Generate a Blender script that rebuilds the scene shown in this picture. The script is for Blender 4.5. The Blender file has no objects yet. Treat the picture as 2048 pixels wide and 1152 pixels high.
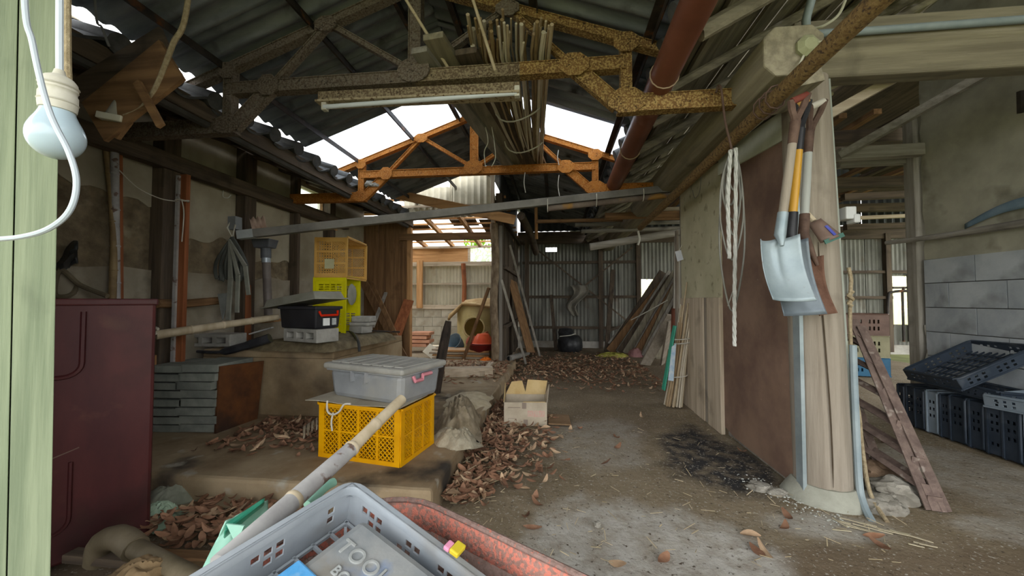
import bpy, bmesh, math, random
from mathutils import Vector, Matrix, Euler, noise
V = Vector
SC = bpy.context.scene
COL = SC.collection
rnd = random.Random(7)

# ---------------------------------------------------------------- camera, world, exposure
F, CX, CY = 770.0, 1024.0, 576.0                 # focal length in pixels of the 2048 x 1152 frame
YAW, PIT = math.radians(6.4), math.radians(1.8)
CAM = V((0, 0, 1.0))
cam = bpy.data.cameras.new('camera'); cam.sensor_width = 36.0; cam.lens = F / 2048 * 36.0
cam.clip_start = .02
camo = bpy.data.objects.new('camera', cam); COL.objects.link(camo)
camo.location = CAM; camo.rotation_euler = (math.radians(90) + PIT, 0, YAW)
SC.camera = camo
SC.view_settings.view_transform = 'Standard'; SC.view_settings.look = 'None'
SC.view_settings.gamma = 1.0; SC.view_settings.use_curve_mapping = False
SC.view_settings.exposure = 2.3

world = bpy.data.worlds.new('overcast_sky'); SC.world = world; world.use_nodes = True
_n = world.node_tree.nodes; _l = world.node_tree.links
_bg = _n['Background']; _bg.inputs['Strength'].default_value = 1.0
_tc = _n.new('ShaderNodeTexCoord'); _sx = _n.new('ShaderNodeSeparateXYZ'); _rp = _n.new('ShaderNodeValToRGB')
_l.new(_tc.outputs['Generated'], _sx.inputs[0]); _l.new(_sx.outputs['Z'], _rp.inputs[0]); _l.new(_rp.outputs[0], _bg.inputs[0])
_rp.color_ramp.elements[0].position = .0; _rp.color_ramp.elements[0].color = (.96, .955, .935, 1)
_rp.color_ramp.elements[1].position = .9; _rp.color_ramp.elements[1].color = (.92, .96, 1.0, 1)

# ---------------------------------------------------------------- pixels to rays
_cy, _sy, _cp, _sp = math.cos(YAW), math.sin(YAW), math.cos(PIT), math.sin(PIT)
FW = V((-_sy * _cp, _cy * _cp, _sp)); RT = V((_cy, _sy, 0)); UP = V((_sy * _sp, -_cy * _sp, _cp))
def at(x, y, X=None, Y=None, Z=None, D=None):
    d = FW + RT * ((x - CX) / F) + UP * ((CY - y) / F)
    if X is not None: t = X / d.x
    elif Y is not None: t = Y / d.y
    elif Z is not None: t = (Z - CAM.z) / d.z
    else: t = D
    return CAM + d * t

# ---------------------------------------------------------------- materials
MATS = {}
def mat(name, c1, c2=None, sc=6, st=(1, 1, 1), rough=.85, bump=.25, metal=0.0, spots=(), lo=.38, hi=.62, var=.12, spec=.3, detail=6, bsc=None, wave=None):
    """two-colour noise material; spots = [(colour, scale, lo, hi)], st = stretch of the noise, wave = (axis, scale, strength)"""
    if name in MATS: return MATS[name]
    m = bpy.data.materials.new(name); m.use_nodes = True; MATS[name] = m
    N, L = m.node_tree.nodes, m.node_tree.links
    b = N['Principled BSDF']; b.inputs['Roughness'].default_value = rough; b.inputs['Metallic'].default_value = metal
    b.inputs['Specular IOR Level'].default_value = spec
    tc = N.new('ShaderNodeTexCoord'); mp = N.new('ShaderNodeMapping'); mp.inputs['Scale'].default_value = st
    oi = N.new('ShaderNodeObjectInfo')
    L.new(tc.outputs['Object'], mp.inputs[0])
    def tex(scale, det=detail, src=mp):
        t = N.new('ShaderNodeTexNoise'); t.inputs['Scale'].default_value = scale; t.inputs['Detail'].default_value = det
        t.inputs['Roughness'].default_value = .62
        t.noise_dimensions = '4D'; L.new(oi.outputs['Random'], t.inputs['W'])
        L.new(src.outputs[0], t.inputs['Vector']); return t
    def ramp(t, a, z):
        r = N.new('ShaderNodeMapRange'); r.inputs['From Min'].default_value = a; r.inputs['From Max'].default_value = z
        L.new(t.outputs['Fac'] if 'Fac' in t.outputs else t.outputs[0], r.inputs['Value']); return r
    def mix(fac, A, B):
        x = N.new('ShaderNodeMix'); x.data_type = 'RGBA'
        L.new(fac, x.inputs['Factor'])
        for s, c in (('A', A), ('B', B)):
            i = x.inputs[6 if s == 'A' else 7]
            if isinstance(c, tuple): i.default_value = (*c, 1)
            else: L.new(c, i)
        return x.outputs[2]
    t1 = tex(sc)
    col = mix(ramp(t1, lo, hi).outputs[0], tuple(c1), tuple(c2 or c1))
    mp2 = None
    for (c, s, a, z) in spots:
        ts = N.new('ShaderNodeTexNoise'); ts.inputs['Scale'].default_value = s; ts.inputs['Detail'].default_value = 5
        L.new(tc.outputs['Object'], ts.inputs['Vector'])
        col = mix(ramp(ts, a, z).outputs[0], col, tuple(c))
    if True:
        mr = N.new('ShaderNodeMapRange'); mr.inputs['To Min'].default_value = 1 - var; mr.inputs['To Max'].default_value = 1 + var
        L.new(oi.outputs['Random'], mr.inputs['Value'])
        hv = N.new('ShaderNodeHueSaturation'); hv.inputs['Saturation'].default_value = 1.18; L.new(mr.outputs[0], hv.inputs['Value']); L.new(col, hv.inputs['Color']); col = hv.outputs[0]
    L.new(col, b.inputs['Base Color'])
    if bump:
        t3 = tex(bsc or sc * 3, 5)
        bm = N.new('ShaderNodeBump'); bm.inputs['Strength'].default_value = bump; bm.inputs['Distance'].default_value = .01
        L.new(t3.outputs['Fac'], bm.inputs['Height']); L.new(bm.outputs[0], b.inputs['Normal'])
    return m

def wood(tone, axis):
    """weathered wood with grain along a world/local axis 'x','y','z'"""
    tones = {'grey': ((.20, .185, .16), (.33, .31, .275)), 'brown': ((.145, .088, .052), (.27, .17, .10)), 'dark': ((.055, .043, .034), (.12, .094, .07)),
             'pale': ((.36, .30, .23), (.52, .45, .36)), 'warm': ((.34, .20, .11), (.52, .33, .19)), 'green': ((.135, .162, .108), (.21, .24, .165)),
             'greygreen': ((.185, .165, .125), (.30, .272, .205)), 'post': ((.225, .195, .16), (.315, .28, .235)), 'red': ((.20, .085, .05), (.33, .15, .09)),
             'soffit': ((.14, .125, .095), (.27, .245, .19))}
    st = {'x': (.06, 1, 1), 'y': (1, .06, 1), 'z': (1, 1, .06)}[axis]
    a, b = tones[tone]
    return mat('wood_%s_%s' % (tone, axis), a, b, sc=26, st=st, rough=.85, bump=.35, spots=[(tuple(v * .55 for v in a), 3.5, .58, .78)], var=.16)

# ---------------------------------------------------------------- mesh builder
WM = {}                                             # world matrix of every root, kept here so no depsgraph update is needed
class MB:
    def __init__(self): self.v = []; self.f = []
    def add(self, vs, fs):
        o = len(self.v); self.v += [V(p) for p in vs]; self.f += [tuple(i + o for i in f) for f in fs]; return self
    def hexa(self, p):                               # 8 points: bottom 0-3 ccw, top 4-7
        return self.add(p, [(3, 2, 1, 0), (4, 5, 6, 7), (0, 1, 5, 4), (1, 2, 6, 5), (2, 3, 7, 6), (3, 0, 4, 7)])
    def box(self, c, s, R=None):
        c = V(c); h = V(s) * .5
        q = [V((x * h.x, y * h.y, z * h.z)) for z in (-1, 1) for x, y in ((-1, -1), (1, -1), (1, 1), (-1, 1))]
        if R is not None: q = [R @ p for p in q]
        return self.hexa([c + p for p in q])
    def beam(self, p0, p1, w, h, up=(0, 0, 1), w1=None, h1=None):   # w sideways, h along up
        p0, p1 = V(p0), V(p1); d = (p1 - p0).normalized(); up = V(up)
        s = d.cross(up)
        if s.length < 1e-4: s = d.cross(V((1, 0, 0)))
        s.normalize(); u = s.cross(d).normalized()
        w1 = w if w1 is None else w1; h1 = h if h1 is None else h1
        q = []
        for p, ww, hh in ((p0, w, h), (p1, w1, h1)):
            q += [p - s * ww / 2 - u * hh / 2, p + s * ww / 2 - u * hh / 2, p + s * ww / 2 + u * hh / 2, p - s * ww / 2 + u * hh / 2]
        return self.hexa(q)
    def tube(self, pts, r, n=8, cap=True, closed=False):
        pts = [V(p) for p in pts]; rs = r if isinstance(r, (list, tuple)) else [r] * len(pts)
        o = len(self.v); N = len(pts); ref = None
        for i, p in enumerate(pts):
            a = pts[i - 1] if i or closed else p; b = pts[(i + 1) % N] if i < N - 1 or closed else p
            t = (b - a)
            t = t.normalized() if t.length > 1e-9 else V((0, 0, 1))
            if ref is None: ref = t.orthogonal().normalized()
            ref = (ref - t * ref.dot(t))
            ref = ref.normalized() if ref.length > 1e-6 else t.orthogonal().normalized()
            bn = t.cross(ref)
            for k in range(n):
                a_ = 2 * math.pi * k / n
                self.v.append(p + (ref * math.cos(a_) + bn * math.sin(a_)) * rs[i])
        for i in range(N if closed else N - 1):
            for k in range(n):
                j = (i + 1) % N
                self.f.append((o + i * n + k, o + i * n + (k + 1) % n, o + j * n + (k + 1) % n, o + j * n + k))
        if cap and not closed:
            self.f.append(tuple(o + k for k in reversed(range(n)))); self.f.append(tuple(o + (N - 1) * n + k for k in range(n)))
        return self
    def lathe(self, prof, n=20, c=(0, 0, 0), R=None, cap0=False, cap1=False):
        o = len(self.v); c = V(c)
        for r, z in prof:
            for k in range(n):
                a = 2 * math.pi * k / n; p = V((r * math.cos(a), r * math.sin(a), z))
                self.v.append(c + (R @ p if R is not None else p))
        for i in range(len(prof) - 1):
            for k in range(n): self.f.append((o + i * n + k, o + i * n + (k + 1) % n, o + (i + 1) * n + (k + 1) % n, o + (i + 1) * n + k))
        if cap0: self.f.append(tuple(o + k for k in reversed(range(n))))
        if cap1: self.f.append(tuple(o + (len(prof) - 1) * n + k for k in range(n)))
        return self
    def prism(self, poly, d):                        # polygon (world points) extruded by vector d
        n = len(poly); o = len(self.v); d = V(d)
        self.v += [V(p) for p in poly] + [V(p) + d for p in poly]
        self.f.append(tuple(o + i for i in reversed(range(n)))); self.f.append(tuple(o + n + i for i in range(n)))
        for i in range(n): self.f.append((o + i, o + (i + 1) % n, o + n + (i + 1) % n, o + n + i))
        return self
    def grid(self, fn, nu, nv, closed_u=False):
        o = len(self.v)
        for j in range(nv + 1):
            for i in range(nu + 1): self.v.append(V(fn(i / nu, j / nv)))
        for j in range(nv):
            for i in range(nu):
                a = o + j * (nu + 1) + i; self.f.append((a, a + 1, a + nu + 2, a + nu + 1))
        return self
    def plate(self, o, U, W, t, w, h, holes=()):     # plate in the U,W plane with rectangular holes (u0,w0,u1,w1), thickness t along U x W
        o, U, W = V(o), V(U).normalized(), V(W).normalized(); n = U.cross(W).normalized()
        xs = sorted({0, w, *[a for q in holes for a in (q[0], q[2])]}); ys = sorted({0, h, *[a for q in holes for a in (q[1], q[3])]})
        xs = [x for x in xs if -1e-9 <= x <= w + 1e-9]; ys = [y for y in ys if -1e-9 <= y <= h + 1e-9]
        nx, ny = len(xs) - 1, len(ys) - 1
        def solid(i, j):
            if i < 0 or j < 0 or i >= nx or j >= ny: return False
            x, y = (xs[i] + xs[i + 1]) / 2, (ys[j] + ys[j + 1]) / 2
            return not any(a < x < c and b < y < d for a, b, c, d in holes)
        b0 = len(self.v); W1 = nx + 1
        for k in (0, 1):
            for y in ys:
                for x in xs: self.v.append(o + U * x + W * y + n * (t * k))
        top = (nx + 1) * (ny + 1)
        id_ = lambda i, j, k: b0 + k * top + j * W1 + i
        for i in range(nx):
            for j in range(ny):
                if not solid(i, j): continue
                self.f.append((id_(i, j, 1), id_(i + 1, j, 1), id_(i + 1, j + 1, 1), id_(i, j + 1, 1)))
                self.f.append((id_(i, j + 1, 0), id_(i + 1, j + 1, 0), id_(i + 1, j, 0), id_(i, j, 0)))
                for di, dj, a, b in ((0, -1, (i, j), (i + 1, j)), (1, 0, (i + 1, j), (i + 1, j + 1)), (0, 1, (i + 1, j + 1), (i, j + 1)), (-1, 0, (i, j + 1), (i, j))):
                    if not solid(i + di, j + dj): self.f.append((id_(*a, 0), id_(*b, 0), id_(*b, 1), id_(*a, 1)))
        return self
    def mesh(self, name, m, smooth=False, M=None):
        me = bpy.data.meshes.new(name)
        vs = [M @ p for p in self.v] if M is not None else self.v
        me.from_pydata([tuple(p) for p in vs], [], self.f); me.update()
        if m is not None: me.materials.append(m)
        if smooth:
            me.polygons.foreach_set('use_smooth', [True] * len(me.polygons)); me.set_sharp_from_angle(angle=math.radians(38))
        return me
    def build(self, name, m, parent=None, smooth=False, bevel=0, local=False, solid=0, kind=None):
        """vertices are world coordinates unless local; a child is expressed in its root's frame, a top-level mesh gets its origin at its base"""
        if parent is not None:
            W = WM[parent]; me = self.mesh(name, m, smooth, None if local else W.inverted()); o = bpy.data.objects.new(name, me)
            COL.objects.link(o); o.parent = parent; WM[o] = W
        else:
            if local: c = V((0, 0, 0))
            else:
                n = len(self.v); c = V((sum(p.x for p in self.v) / n, sum(p.y for p in self.v) / n, min(p.z for p in self.v)))
            me = self.mesh(name, m, smooth, Matrix.Translation(-c)); o = bpy.data.objects.new(name, me)
            COL.objects.link(o); o.location = c; WM[o] = Matrix.Translation(c)
        if solid:
            md = o.modifiers.new('thickness', 'SOLIDIFY'); md.thickness = solid; md.offset = 0
        if bevel:
            md = o.modifiers.new('bevel', 'BEVEL'); md.width = bevel; md.segments = 2; md.limit_method = 'ANGLE'; md.angle_limit = math.radians(40)
        if kind: o['kind'] = kind
        return o

def tag(o, label, cat, group=None):
    o['label'] = label; o['category'] = cat
    if group: o['group'] = group
    return o
def thing(name, label, cat, loc=(0, 0, 0), rot=(0, 0, 0), group=None, M=None):
    o = bpy.data.objects.new(name, None); COL.objects.link(o); o.empty_display_size = .1
    if M is None: M = Matrix.Translation(V(loc)) @ Euler(rot).to_matrix().to_4x4()
    o.matrix_world = M; WM[o] = M.copy()
    return tag(o, label, cat, group)
def setting(name, loc=(0, 0, 0)):                    # an Empty that carries a piece of the building and its pieces
    o = bpy.data.objects.new(name, None); COL.objects.link(o); o.location = loc; o['kind'] = 'structure'; WM[o] = Matrix.Translation(V(loc)); return o
def piece(name, me, parent, loc, rot=(0, 0, 0), scale=(1, 1, 1)):   # a shared mesh placed in world space under a parent
    o = bpy.data.objects.new(name, me); COL.objects.link(o)
    L = WM[parent].inverted() @ V(loc) if parent is not None else V(loc)
    if parent is not None: o.parent = parent
    o.location = L; o.rotation_euler = rot; o.scale = scale
    return o
def copy_tree(o, parent=None, M=None):
    c = o.copy(); COL.objects.link(c); c.parent = parent
    if parent is None and M is not None: c.matrix_world = M; WM[c] = M.copy()
    elif parent is not None: WM[c] = WM[parent]
    for ch in [k for k in o.children]: copy_tree(ch, c)
    return c
def frame(o, x, z):                                  # matrix from origin, x axis hint and z axis
    z = V(z).normalized(); x = V(x); x = (x - z * x.dot(z)).normalized(); y = z.cross(x)
    return Matrix(((x.x, y.x, z.x, o[0]), (x.y, y.y, z.y, o[1]), (x.z, y.z, z.z, o[2]), (0, 0, 0, 1)))
def lerp(a, b, t): return V(a) * (1 - t) + V(b) * t
def cat_rom(ps, n=6):                                # smooth path through points
    ps = [V(p) for p in ps]; out = []
    for i in range(len(ps) - 1):
        a = ps[max(i - 1, 0)]; b = ps[i]; c = ps[i + 1]; d = ps[min(i + 2, len(ps) - 1)]
        for k in range(n):
            t = k / n
            out.append(.5 * ((2 * b) + (c - a) * t + (2 * a - 5 * b + 4 * c - d) * t * t + (3 * b - a - 3 * c + d) * t ** 3))
    return out + [ps[-1]]
# ================================================================ the setting
concrete = mat('concrete', (.27, .255, .23), (.40, .385, .35), sc=5, bump=.3, spots=[((.20, .17, .13), 2.2, .5, .75)])
LX, RX, WX, PY, BY = -2.95, 3.1, 1.25, 5.65, 8.3     # left wall, right wall, dividing wall, partition, back wall

# ---- floor: earth with concrete dust, a pale cement patch, an ash stain
def blob(x, y, c, r, e=.35):
    d = math.hypot((x - c[0]) / r[0], (y - c[1]) / r[1]) + e * noise.noise((x * 2.3, y * 2.3, 3)) + .5 * e * noise.noise((x * 7, y * 7, 9))
    return max(0.0, min(1.0, (1.12 - d) / .3))
def make_floor():
    nx, ny = 190, 220; x0, x1, y0, y1 = -3.6, 5.6, -.6, 9.2
    vs = []; pale = []; ash = []; damp_dim = []
    for j in range(ny + 1):
        for i in range(nx + 1):
            x = x0 + (x1 - x0) * i / nx; y = y0 + (y1 - y0) * j / ny
            z = .012 * noise.noise((x * 1.3, y * 1.3, 0)) + .006 * noise.noise((x * 5, y * 5, 2)) - .006
            if x < -.5: z -= .02
            vs.append((x, y, z))
            p = max(.9 * blob(x, y, (.36, 1.66), (.46, .40), .5), .7 * blob(x, y, (1.2, 1.88), (.28, .12)), .5 * blob(x, y, (1.95, 1.95), (.22, .10)), .4 * blob(x, y, (2.4, 2.5), (.45, .5)), .35 * blob(x, y, (.3, 2.9), (.4, .5)))
            pale.append(p); ash.append(blob(x, y, (.98, 2.65), (.32, .52), .45))
            damp_dim.append(max(.9 * blob(x, y, (-2, 2.5), (1.6, 1.6)), .6 * blob(x, y, (.2, 6.2), (1.9, 2.2)), .8 * blob(x, y, (1.8, 1.35), (1.5, .5)), .45 * blob(x, y, (2.2, 2.6), (.5, .6)), .5 * blob(x, y, (.45, 3.4), (.5, .5))))  # damp earth; the front-right blob is strengthened to offset strong front light
    fs = [(j * (nx + 1) + i, j * (nx + 1) + i + 1, (j + 1) * (nx + 1) + i + 1, (j + 1) * (nx + 1) + i) for j in range(ny) for i in range(nx)]
    me = bpy.data.meshes.new('floor'); me.from_pydata(vs, [], fs); me.update()
    me.polygons.foreach_set('use_smooth', [True] * len(me.polygons))
    ca = me.color_attributes.new('stain', 'FLOAT_COLOR', 'POINT')
    buf = []
    for p, a, d in zip(pale, ash, damp_dim): buf += [p, a, d, 1]
    ca.data.foreach_set('color', buf)
    m = bpy.data.materials.new('earth_floor'); m.use_nodes = True
    N, L = m.node_tree.nodes, m.node_tree.links; b = N['Principled BSDF']; b.inputs['Roughness'].default_value = .93; b.inputs['Specular IOR Level'].default_value = .15
    at_ = N.new('ShaderNodeVertexColor'); at_.layer_name = 'stain'; sp = N.new('ShaderNodeSeparateColor'); L.new(at_.outputs[0], sp.inputs[0])
    tc = N.new('ShaderNodeTexCoord')
    def tex(s, d=8):
        t = N.new('ShaderNodeTexNoise'); t.inputs['Scale'].default_value = s; t.inputs['Detail'].default_value = d; t.inputs['Roughness'].default_value = .65
        L.new(tc.outputs['Object'], t.inputs['Vector']); return t.outputs['Fac']
    def rng(x, a, z):
        r = N.new('ShaderNodeMapRange'); r.inputs['From Min'].default_value = a; r.inputs['From Max'].default_value = z; L.new(x, r.inputs[0]); return r.outputs[0]
    def mix(f, A, B):
        x = N.new('ShaderNodeMix'); x.data_type = 'RGBA'; L.new(f, x.inputs[0])
        for i, c in ((6, A), (7, B)):
            if isinstance(c, tuple): x.inputs[i].default_value = (*c, 1)
            else: L.new(c, x.inputs[i])
        return x.outputs[2]
    def mul(a, b_, k=1.0):
        x = N.new('ShaderNodeMath'); x.operation = 'MULTIPLY'; L.new(a, x.inputs[0])
        if hasattr(b_, 'node'): L.new(b_, x.inputs[1])
        else: x.inputs[1].default_value = b_
        return x.outputs[0]
    col = mix(rng(tex(2.5), .35, .65), (.195, .152, .095), (.285, .23, .155))
    col = mix(rng(tex(14), .45, .75), col, (.28, .225, .155))
    col = mix(mul(sp.outputs[2], .75), col, (.13, .09, .058))
    col = mix(mul(sp.outputs[0], rng(tex(9), .2, .6)), col, (.52, .50, .455))
    col = mix(mul(sp.outputs[1], rng(tex(12), .25, .55)), col, (.035, .034, .035))
    col = mix(rng(tex(70, 3), .60, .68), col, (.46, .43, .37))
    col = mix(rng(tex(48, 3), .61, .70), col, (.085, .065, .045))
    L.new(col, b.inputs['Base Color'])
    bp = N.new('ShaderNodeBump'); bp.inputs['Strength'].default_value = .6; bp.inputs['Distance'].default_value = .012
    L.new(tex(30), bp.inputs['Height']); L.new(bp.outputs[0], b.inputs['Normal'])
    me.materials.append(m)
    o = bpy.data.objects.new('floor', me); COL.objects.link(o); o['kind'] = 'structure'
make_floor()
MB().box((1, 4, -.10), (60, 60, .1)).build('ground', mat('outside_ground', (.14, .15, .07), (.24, .25, .12), sc=1.5, bump=.4), kind='structure')

# ---- raised concrete slab on the left
def slab():
    m = MB(); n = 60
    edge = [V((-.575 + .018 * noise.noise((0, i * .4, 5)) + .01 * noise.noise((0, i * 1.7, 1)), 1.77 + (PY - .02 - 1.77) * i / n, 0)) for i in range(n + 1)]
    front = [V((-2.9 + (2.9 - .575 - .02) * i / 30, 1.77 + .02 * noise.noise((i * .5, 3, 0)), 0)) for i in range(30)]
    poly = front + edge + [V((-2.9, PY - .02, 0))]
    m.prism([p + V((0, 0, -.05)) for p in poly], (0, 0, .165))
    return m.build('floor_platform', mat('slab_concrete', (.235, .175, .115), (.37, .295, .205), sc=3.5, bump=.5, spots=[((.05, .043, .036), 2.4, .56, .70), ((.42, .39, .33), 8, .62, .75)]), kind='structure', bevel=.02)
slab(); PZ = .115

# ---- left wall: concrete footing wall, bare mud, plaster, timber frame, small window
wl = setting('wall_left', (LX, 1, 0))
plaster = mat('old_plaster', (.29, .26, .20), (.40, .365, .29), sc=2.5, bump=.3, spots=[((.22, .19, .14), 2.0, .55, .75)])
mud = mat('bare_mud', (.13, .105, .073), (.26, .21, .145), sc=9, bump=1.0, spots=[((.34, .30, .22), 7, .60, .70)])
cblock = mat('cement_render', (.25, .22, .17), (.36, .325, .265), sc=4, bump=.4, spots=[((.12, .10, .075), 3, .55, .7)])
def rag(y0, y1, z, a=.05, n=24, s=0): return [V((0, y0 + (y1 - y0) * i / n, z + a * noise.noise(((y0 + (y1 - y0) * i / n) * 5, s, 0)))) for i in range(n + 1)]
def wall_slab(name, y0, y1, zb, zt, x, t, m, ab=0, at_=0, s=0):
    lo = rag(y0, y1, zb, ab, 24, s); hi = rag(y0, y1, zt, at_, 24, s + 3)
    return MB().prism([V((x, p.y, p.z)) for p in lo] + [V((x, p.y, p.z)) for p in reversed(hi)], (-t, 0, 0)).build(name, m, wl)
wall_slab('footing', .9, PY, 0, 1.22, LX + .02, .14, cblock, 0, .05, 1)
wall_slab('mud_layer', .9, PY, 1.1, 1.98, LX - .005, .1, mud, 0, .0, 2)
WY0, WY1 = 4.02, 4.62                                 # window opening
wall_slab('plaster', .9, 2.62, 1.72, 2.75, LX + .004, .1, plaster, .12, 0, 5)
wall_slab('plaster', 2.62, 3.35, 1.50, 2.75, LX + .004, .1, plaster, .14, 0, 6)
wall_slab('plaster', 3.35, WY0, 1.40, 2.75, LX + .004, .1, plaster, .10, 0, 8)
wall_slab('plaster', WY0, PY, 1.0, 2.10, LX + .004, .1, plaster, .10, 0, 9)
wall_slab('plaster', WY1, PY, 2.10, 2.75, LX + .004, .1, plaster, 0, 0, 9)
wall_slab('plaster', WY0, WY1, 2.34, 2.75, LX + .004, .1, plaster, 0, 0, 9)
tim = wood('dark', 'z')
for y, w, z0 in ((1.5, .12, 0), (2.56, .13, 0), (3.31, .14, 0), (4.0, .05, 1.0), (4.66, .12, 0)):
    MB().box((LX + .04, y, (2.6 + z0) / 2), (.12, w, 2.6 - z0)).build('timber_post', tim, wl, bevel=.006)
MB().box((LX + .085, 2.9, 2.03), (.09, 4.2, .12)).build('timber_rail', wood('dark', 'y'), wl, bevel=.006)
MB().box((LX + .06, 3.2, 2.52), (.16, 5.0, .2)).build('timber_plate', wood('dark', 'y'), wl, bevel=.006)
w1 = setting('window_1', (LX, 4.3, 2.1))
MB().box((LX - .03, WY0 + .015, 2.22), (.06, .03, .25)).box((LX - .03, WY1 - .015, 2.22), (.06, .03, .25)).box((LX - .03, 4.32, 2.105), (.06, .6, .03)).build('window_frame', wood('brown', 'y'), w1)
glass = bpy.data.materials.new('dusty_glass'); glass.use_nodes = True
def mk_glass(m, tint, trans):
    N, L = m.node_tree.nodes, m.node_tree.links; N.remove(N['Principled BSDF'])
    a = N.new('ShaderNodeBsdfTransparent'); a.inputs[0].default_value = (*tint, 1); b = N.new('ShaderNodeBsdfTranslucent'); b.inputs[0].default_value = (*tint, 1)
    g = N.new('ShaderNodeBsdfGlossy'); g.inputs['Roughness'].default_value = .25
    x = N.new('ShaderNodeMixShader'); x.inputs[0].default_value = trans; L.new(b.outputs[0], x.inputs[1]); L.new(a.outputs[0], x.inputs[2])
    y = N.new('ShaderNodeMixShader'); y.inputs[0].default_value = .06; L.new(x.outputs[0], y.inputs[1]); L.new(g.outputs[0], y.inputs[2])
    L.new(y.outputs[0], N['Material Output'].inputs[0])
mk_glass(glass, (.95, .97, .93), .75)
MB().box((LX - .04, 4.32, 2.22), (.004, .56, .22)).build('pane', glass, w1)

# ---- corrugated sheets
def corr_mesh(name, m, L, Wd, pitch, amp, t=.005, nseg=8, nl=2):
    """sheet along +X (length L), waves across Y (width Wd)"""
    b = MB(); nw = max(2, int(round(Wd / pitch * nseg)))
    b.grid(lambda u, v: (u * L, v * Wd, amp * math.sin(2 * math.pi * v * Wd / pitch)), nl, nw)
    n0 = len(b.v); f0 = list(b.f)
    b.v += [p + V((0, 0, t)) for p in b.v]
    b.f = [tuple(reversed(f)) for f in f0] + [tuple(i + n0 for i in f) for f in f0]
    W1 = nl + 1
    rim = list(range(0, W1)) + [W1 - 1 + W1 * j for j in range(1, nw + 1)] + [W1 * nw + i for i in range(W1 - 2, -1, -1)] + [W1 * j for j in range(nw - 1, 0, -1)]
    for a, c in zip(rim, rim[1:] + rim[:1]): b.f.append((a, c, c + n0, a + n0))
    me = b.mesh(name, m, True); return me
RID, RZ, SL = -.83, 3.0, .36                          # ridge x, ridge z, slope of the sheet roof
slate = mat('slate_sheet', (.11, .122, .132), (.22, .232, .238), sc=5, st=(.35, 1.5, 1), bump=.3, rough=.75, spots=[((.26, .28, .29), 3.2, .60, .80), ((.03, .028, .026), 4, .55, .7)], var=.18)
fiber = bpy.data.materials.new('fibreglass_sheet'); fiber.use_nodes = True; mk_glass(fiber, (.93, .96, 1.0), .38)
roof = setting('roof_sheets', (RID, 3, RZ))
ang = math.atan(SL); LEN = 1.61; SW = .74
me_sl = corr_mesh('roof_sheet', slate, LEN, SW, .125, .017); me_fb = corr_mesh('skylight_sheet', fiber, LEN, SW, .125, .017)
me_sr = corr_mesh('roof_sheet', slate, LEN, SW, .125, .017)
y = -1.52; i = 0  # unseen stretch over the camera added to cut front light and carry the bulb
while y < BY - .1:
    lit = 2.84 < y < 3.6
    dz = .006 * (i % 2)
    if y < PY - .3:                                   # left slope stops at the partition
        piece('skylight_sheet' if lit else 'roof_sheet', me_fb if lit else me_sl, roof, (RID + .0 - LEN * math.cos(ang), y, RZ - LEN * math.sin(ang) + dz), (0, -ang, 0))
    piece('skylight_sheet' if lit else 'roof_sheet', me_fb if lit else me_sr, roof, (RID + LEN * math.cos(ang), y + SW, RZ - LEN * math.sin(ang) + dz), (0, -ang, math.pi))
    y += .69; i += 1
MB().prism([V((RID - .16, -1.5, RZ - .04)), V((RID, -1.5, RZ + .03)), V((RID + .16, -1.5, RZ - .04)), V((RID + .16, -1.5, RZ - .028)), V((RID, -1.5, RZ + .042)), V((RID - .16, -1.5, RZ - .028))][::-1], (0, BY + 1.5, 0)).build('ridge_cap', slate, roof)
steel_dark = mat('painted_steel_dark', (.018, .016, .015), (.05, .04, .034), sc=14, rough=.6, bump=.15, spots=[((.16, .075, .04), 11, .60, .72)])
def roofz(x): return RZ - SL * abs(x - RID)
for k, x in enumerate((-2.1, -1.5, -1.0, -.66, -.12, .52)):
    z = roofz(x) - .045; y1 = BY if x > RID else PY
    MB().box((x, (y1 - 1.5) / 2, z), (.05, y1 + 1.5, .006)).box((x + .022, (y1 - 1.5) / 2, z - .02), (.006, y1 + 1.5, .045)).build('purlin', steel_dark, roof)

# ---- two steel trusses
def rust(name, paint, r1, r2, a, z):
    return mat(name, r1, r2, sc=9, rough=.8, bump=.5, spots=[(paint, 95, a, z), (tuple(v * .35 for v in r1), 60, .60, .70)], var=0, bsc=60)
rust_a = rust('rust_speckled', (.33, .24, .12), (.11, .065, .032), (.19, .115, .055), .47, .58)
rust_b = rust('rust_orange', (.46, .25, .12), (.30, .13, .055), (.42, .19, .08), .52, .62)
rust_m = rust('rust_grey_brown', (.27, .225, .155), (.10, .072, .048), (.17, .13, .09), .46, .58)
rust_g = rust('rust_grey_paint', (.18, .155, .13), (.085, .065, .05), (.14, .11, .085), .42, .58)
TX = dict(l=-2.05, a=-1.77, k=-.83, b=.11, r=.40); ZC, ZO = 2.335, 2.10
def channel(m, p0, p1, w, h):                        # a lipped channel seen from below: web plus two flanges
    m.beam(p0, p1, w, h); d = (V(p1) - V(p0)).normalized(); u = V((0, 1, 0)).cross(d)
    if u.z < 0: u = -u
    for s in (-1, 1): m.beam(V(p0) + u * s * (h / 2 + .003) + V((0, 0, 0)), V(p1) + u * s * (h / 2 + .003), w + .014, .006, up=u)
    return m
def octo(x, z, y, rx, rz, t=.008, n=8, ph=0.39):
    return MB().prism([V((x + rx * math.cos(2 * math.pi * k / n + ph), y, z + rz * math.sin(2 * math.pi * k / n + ph))) for k in range(n)], (0, t, 0))
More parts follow.
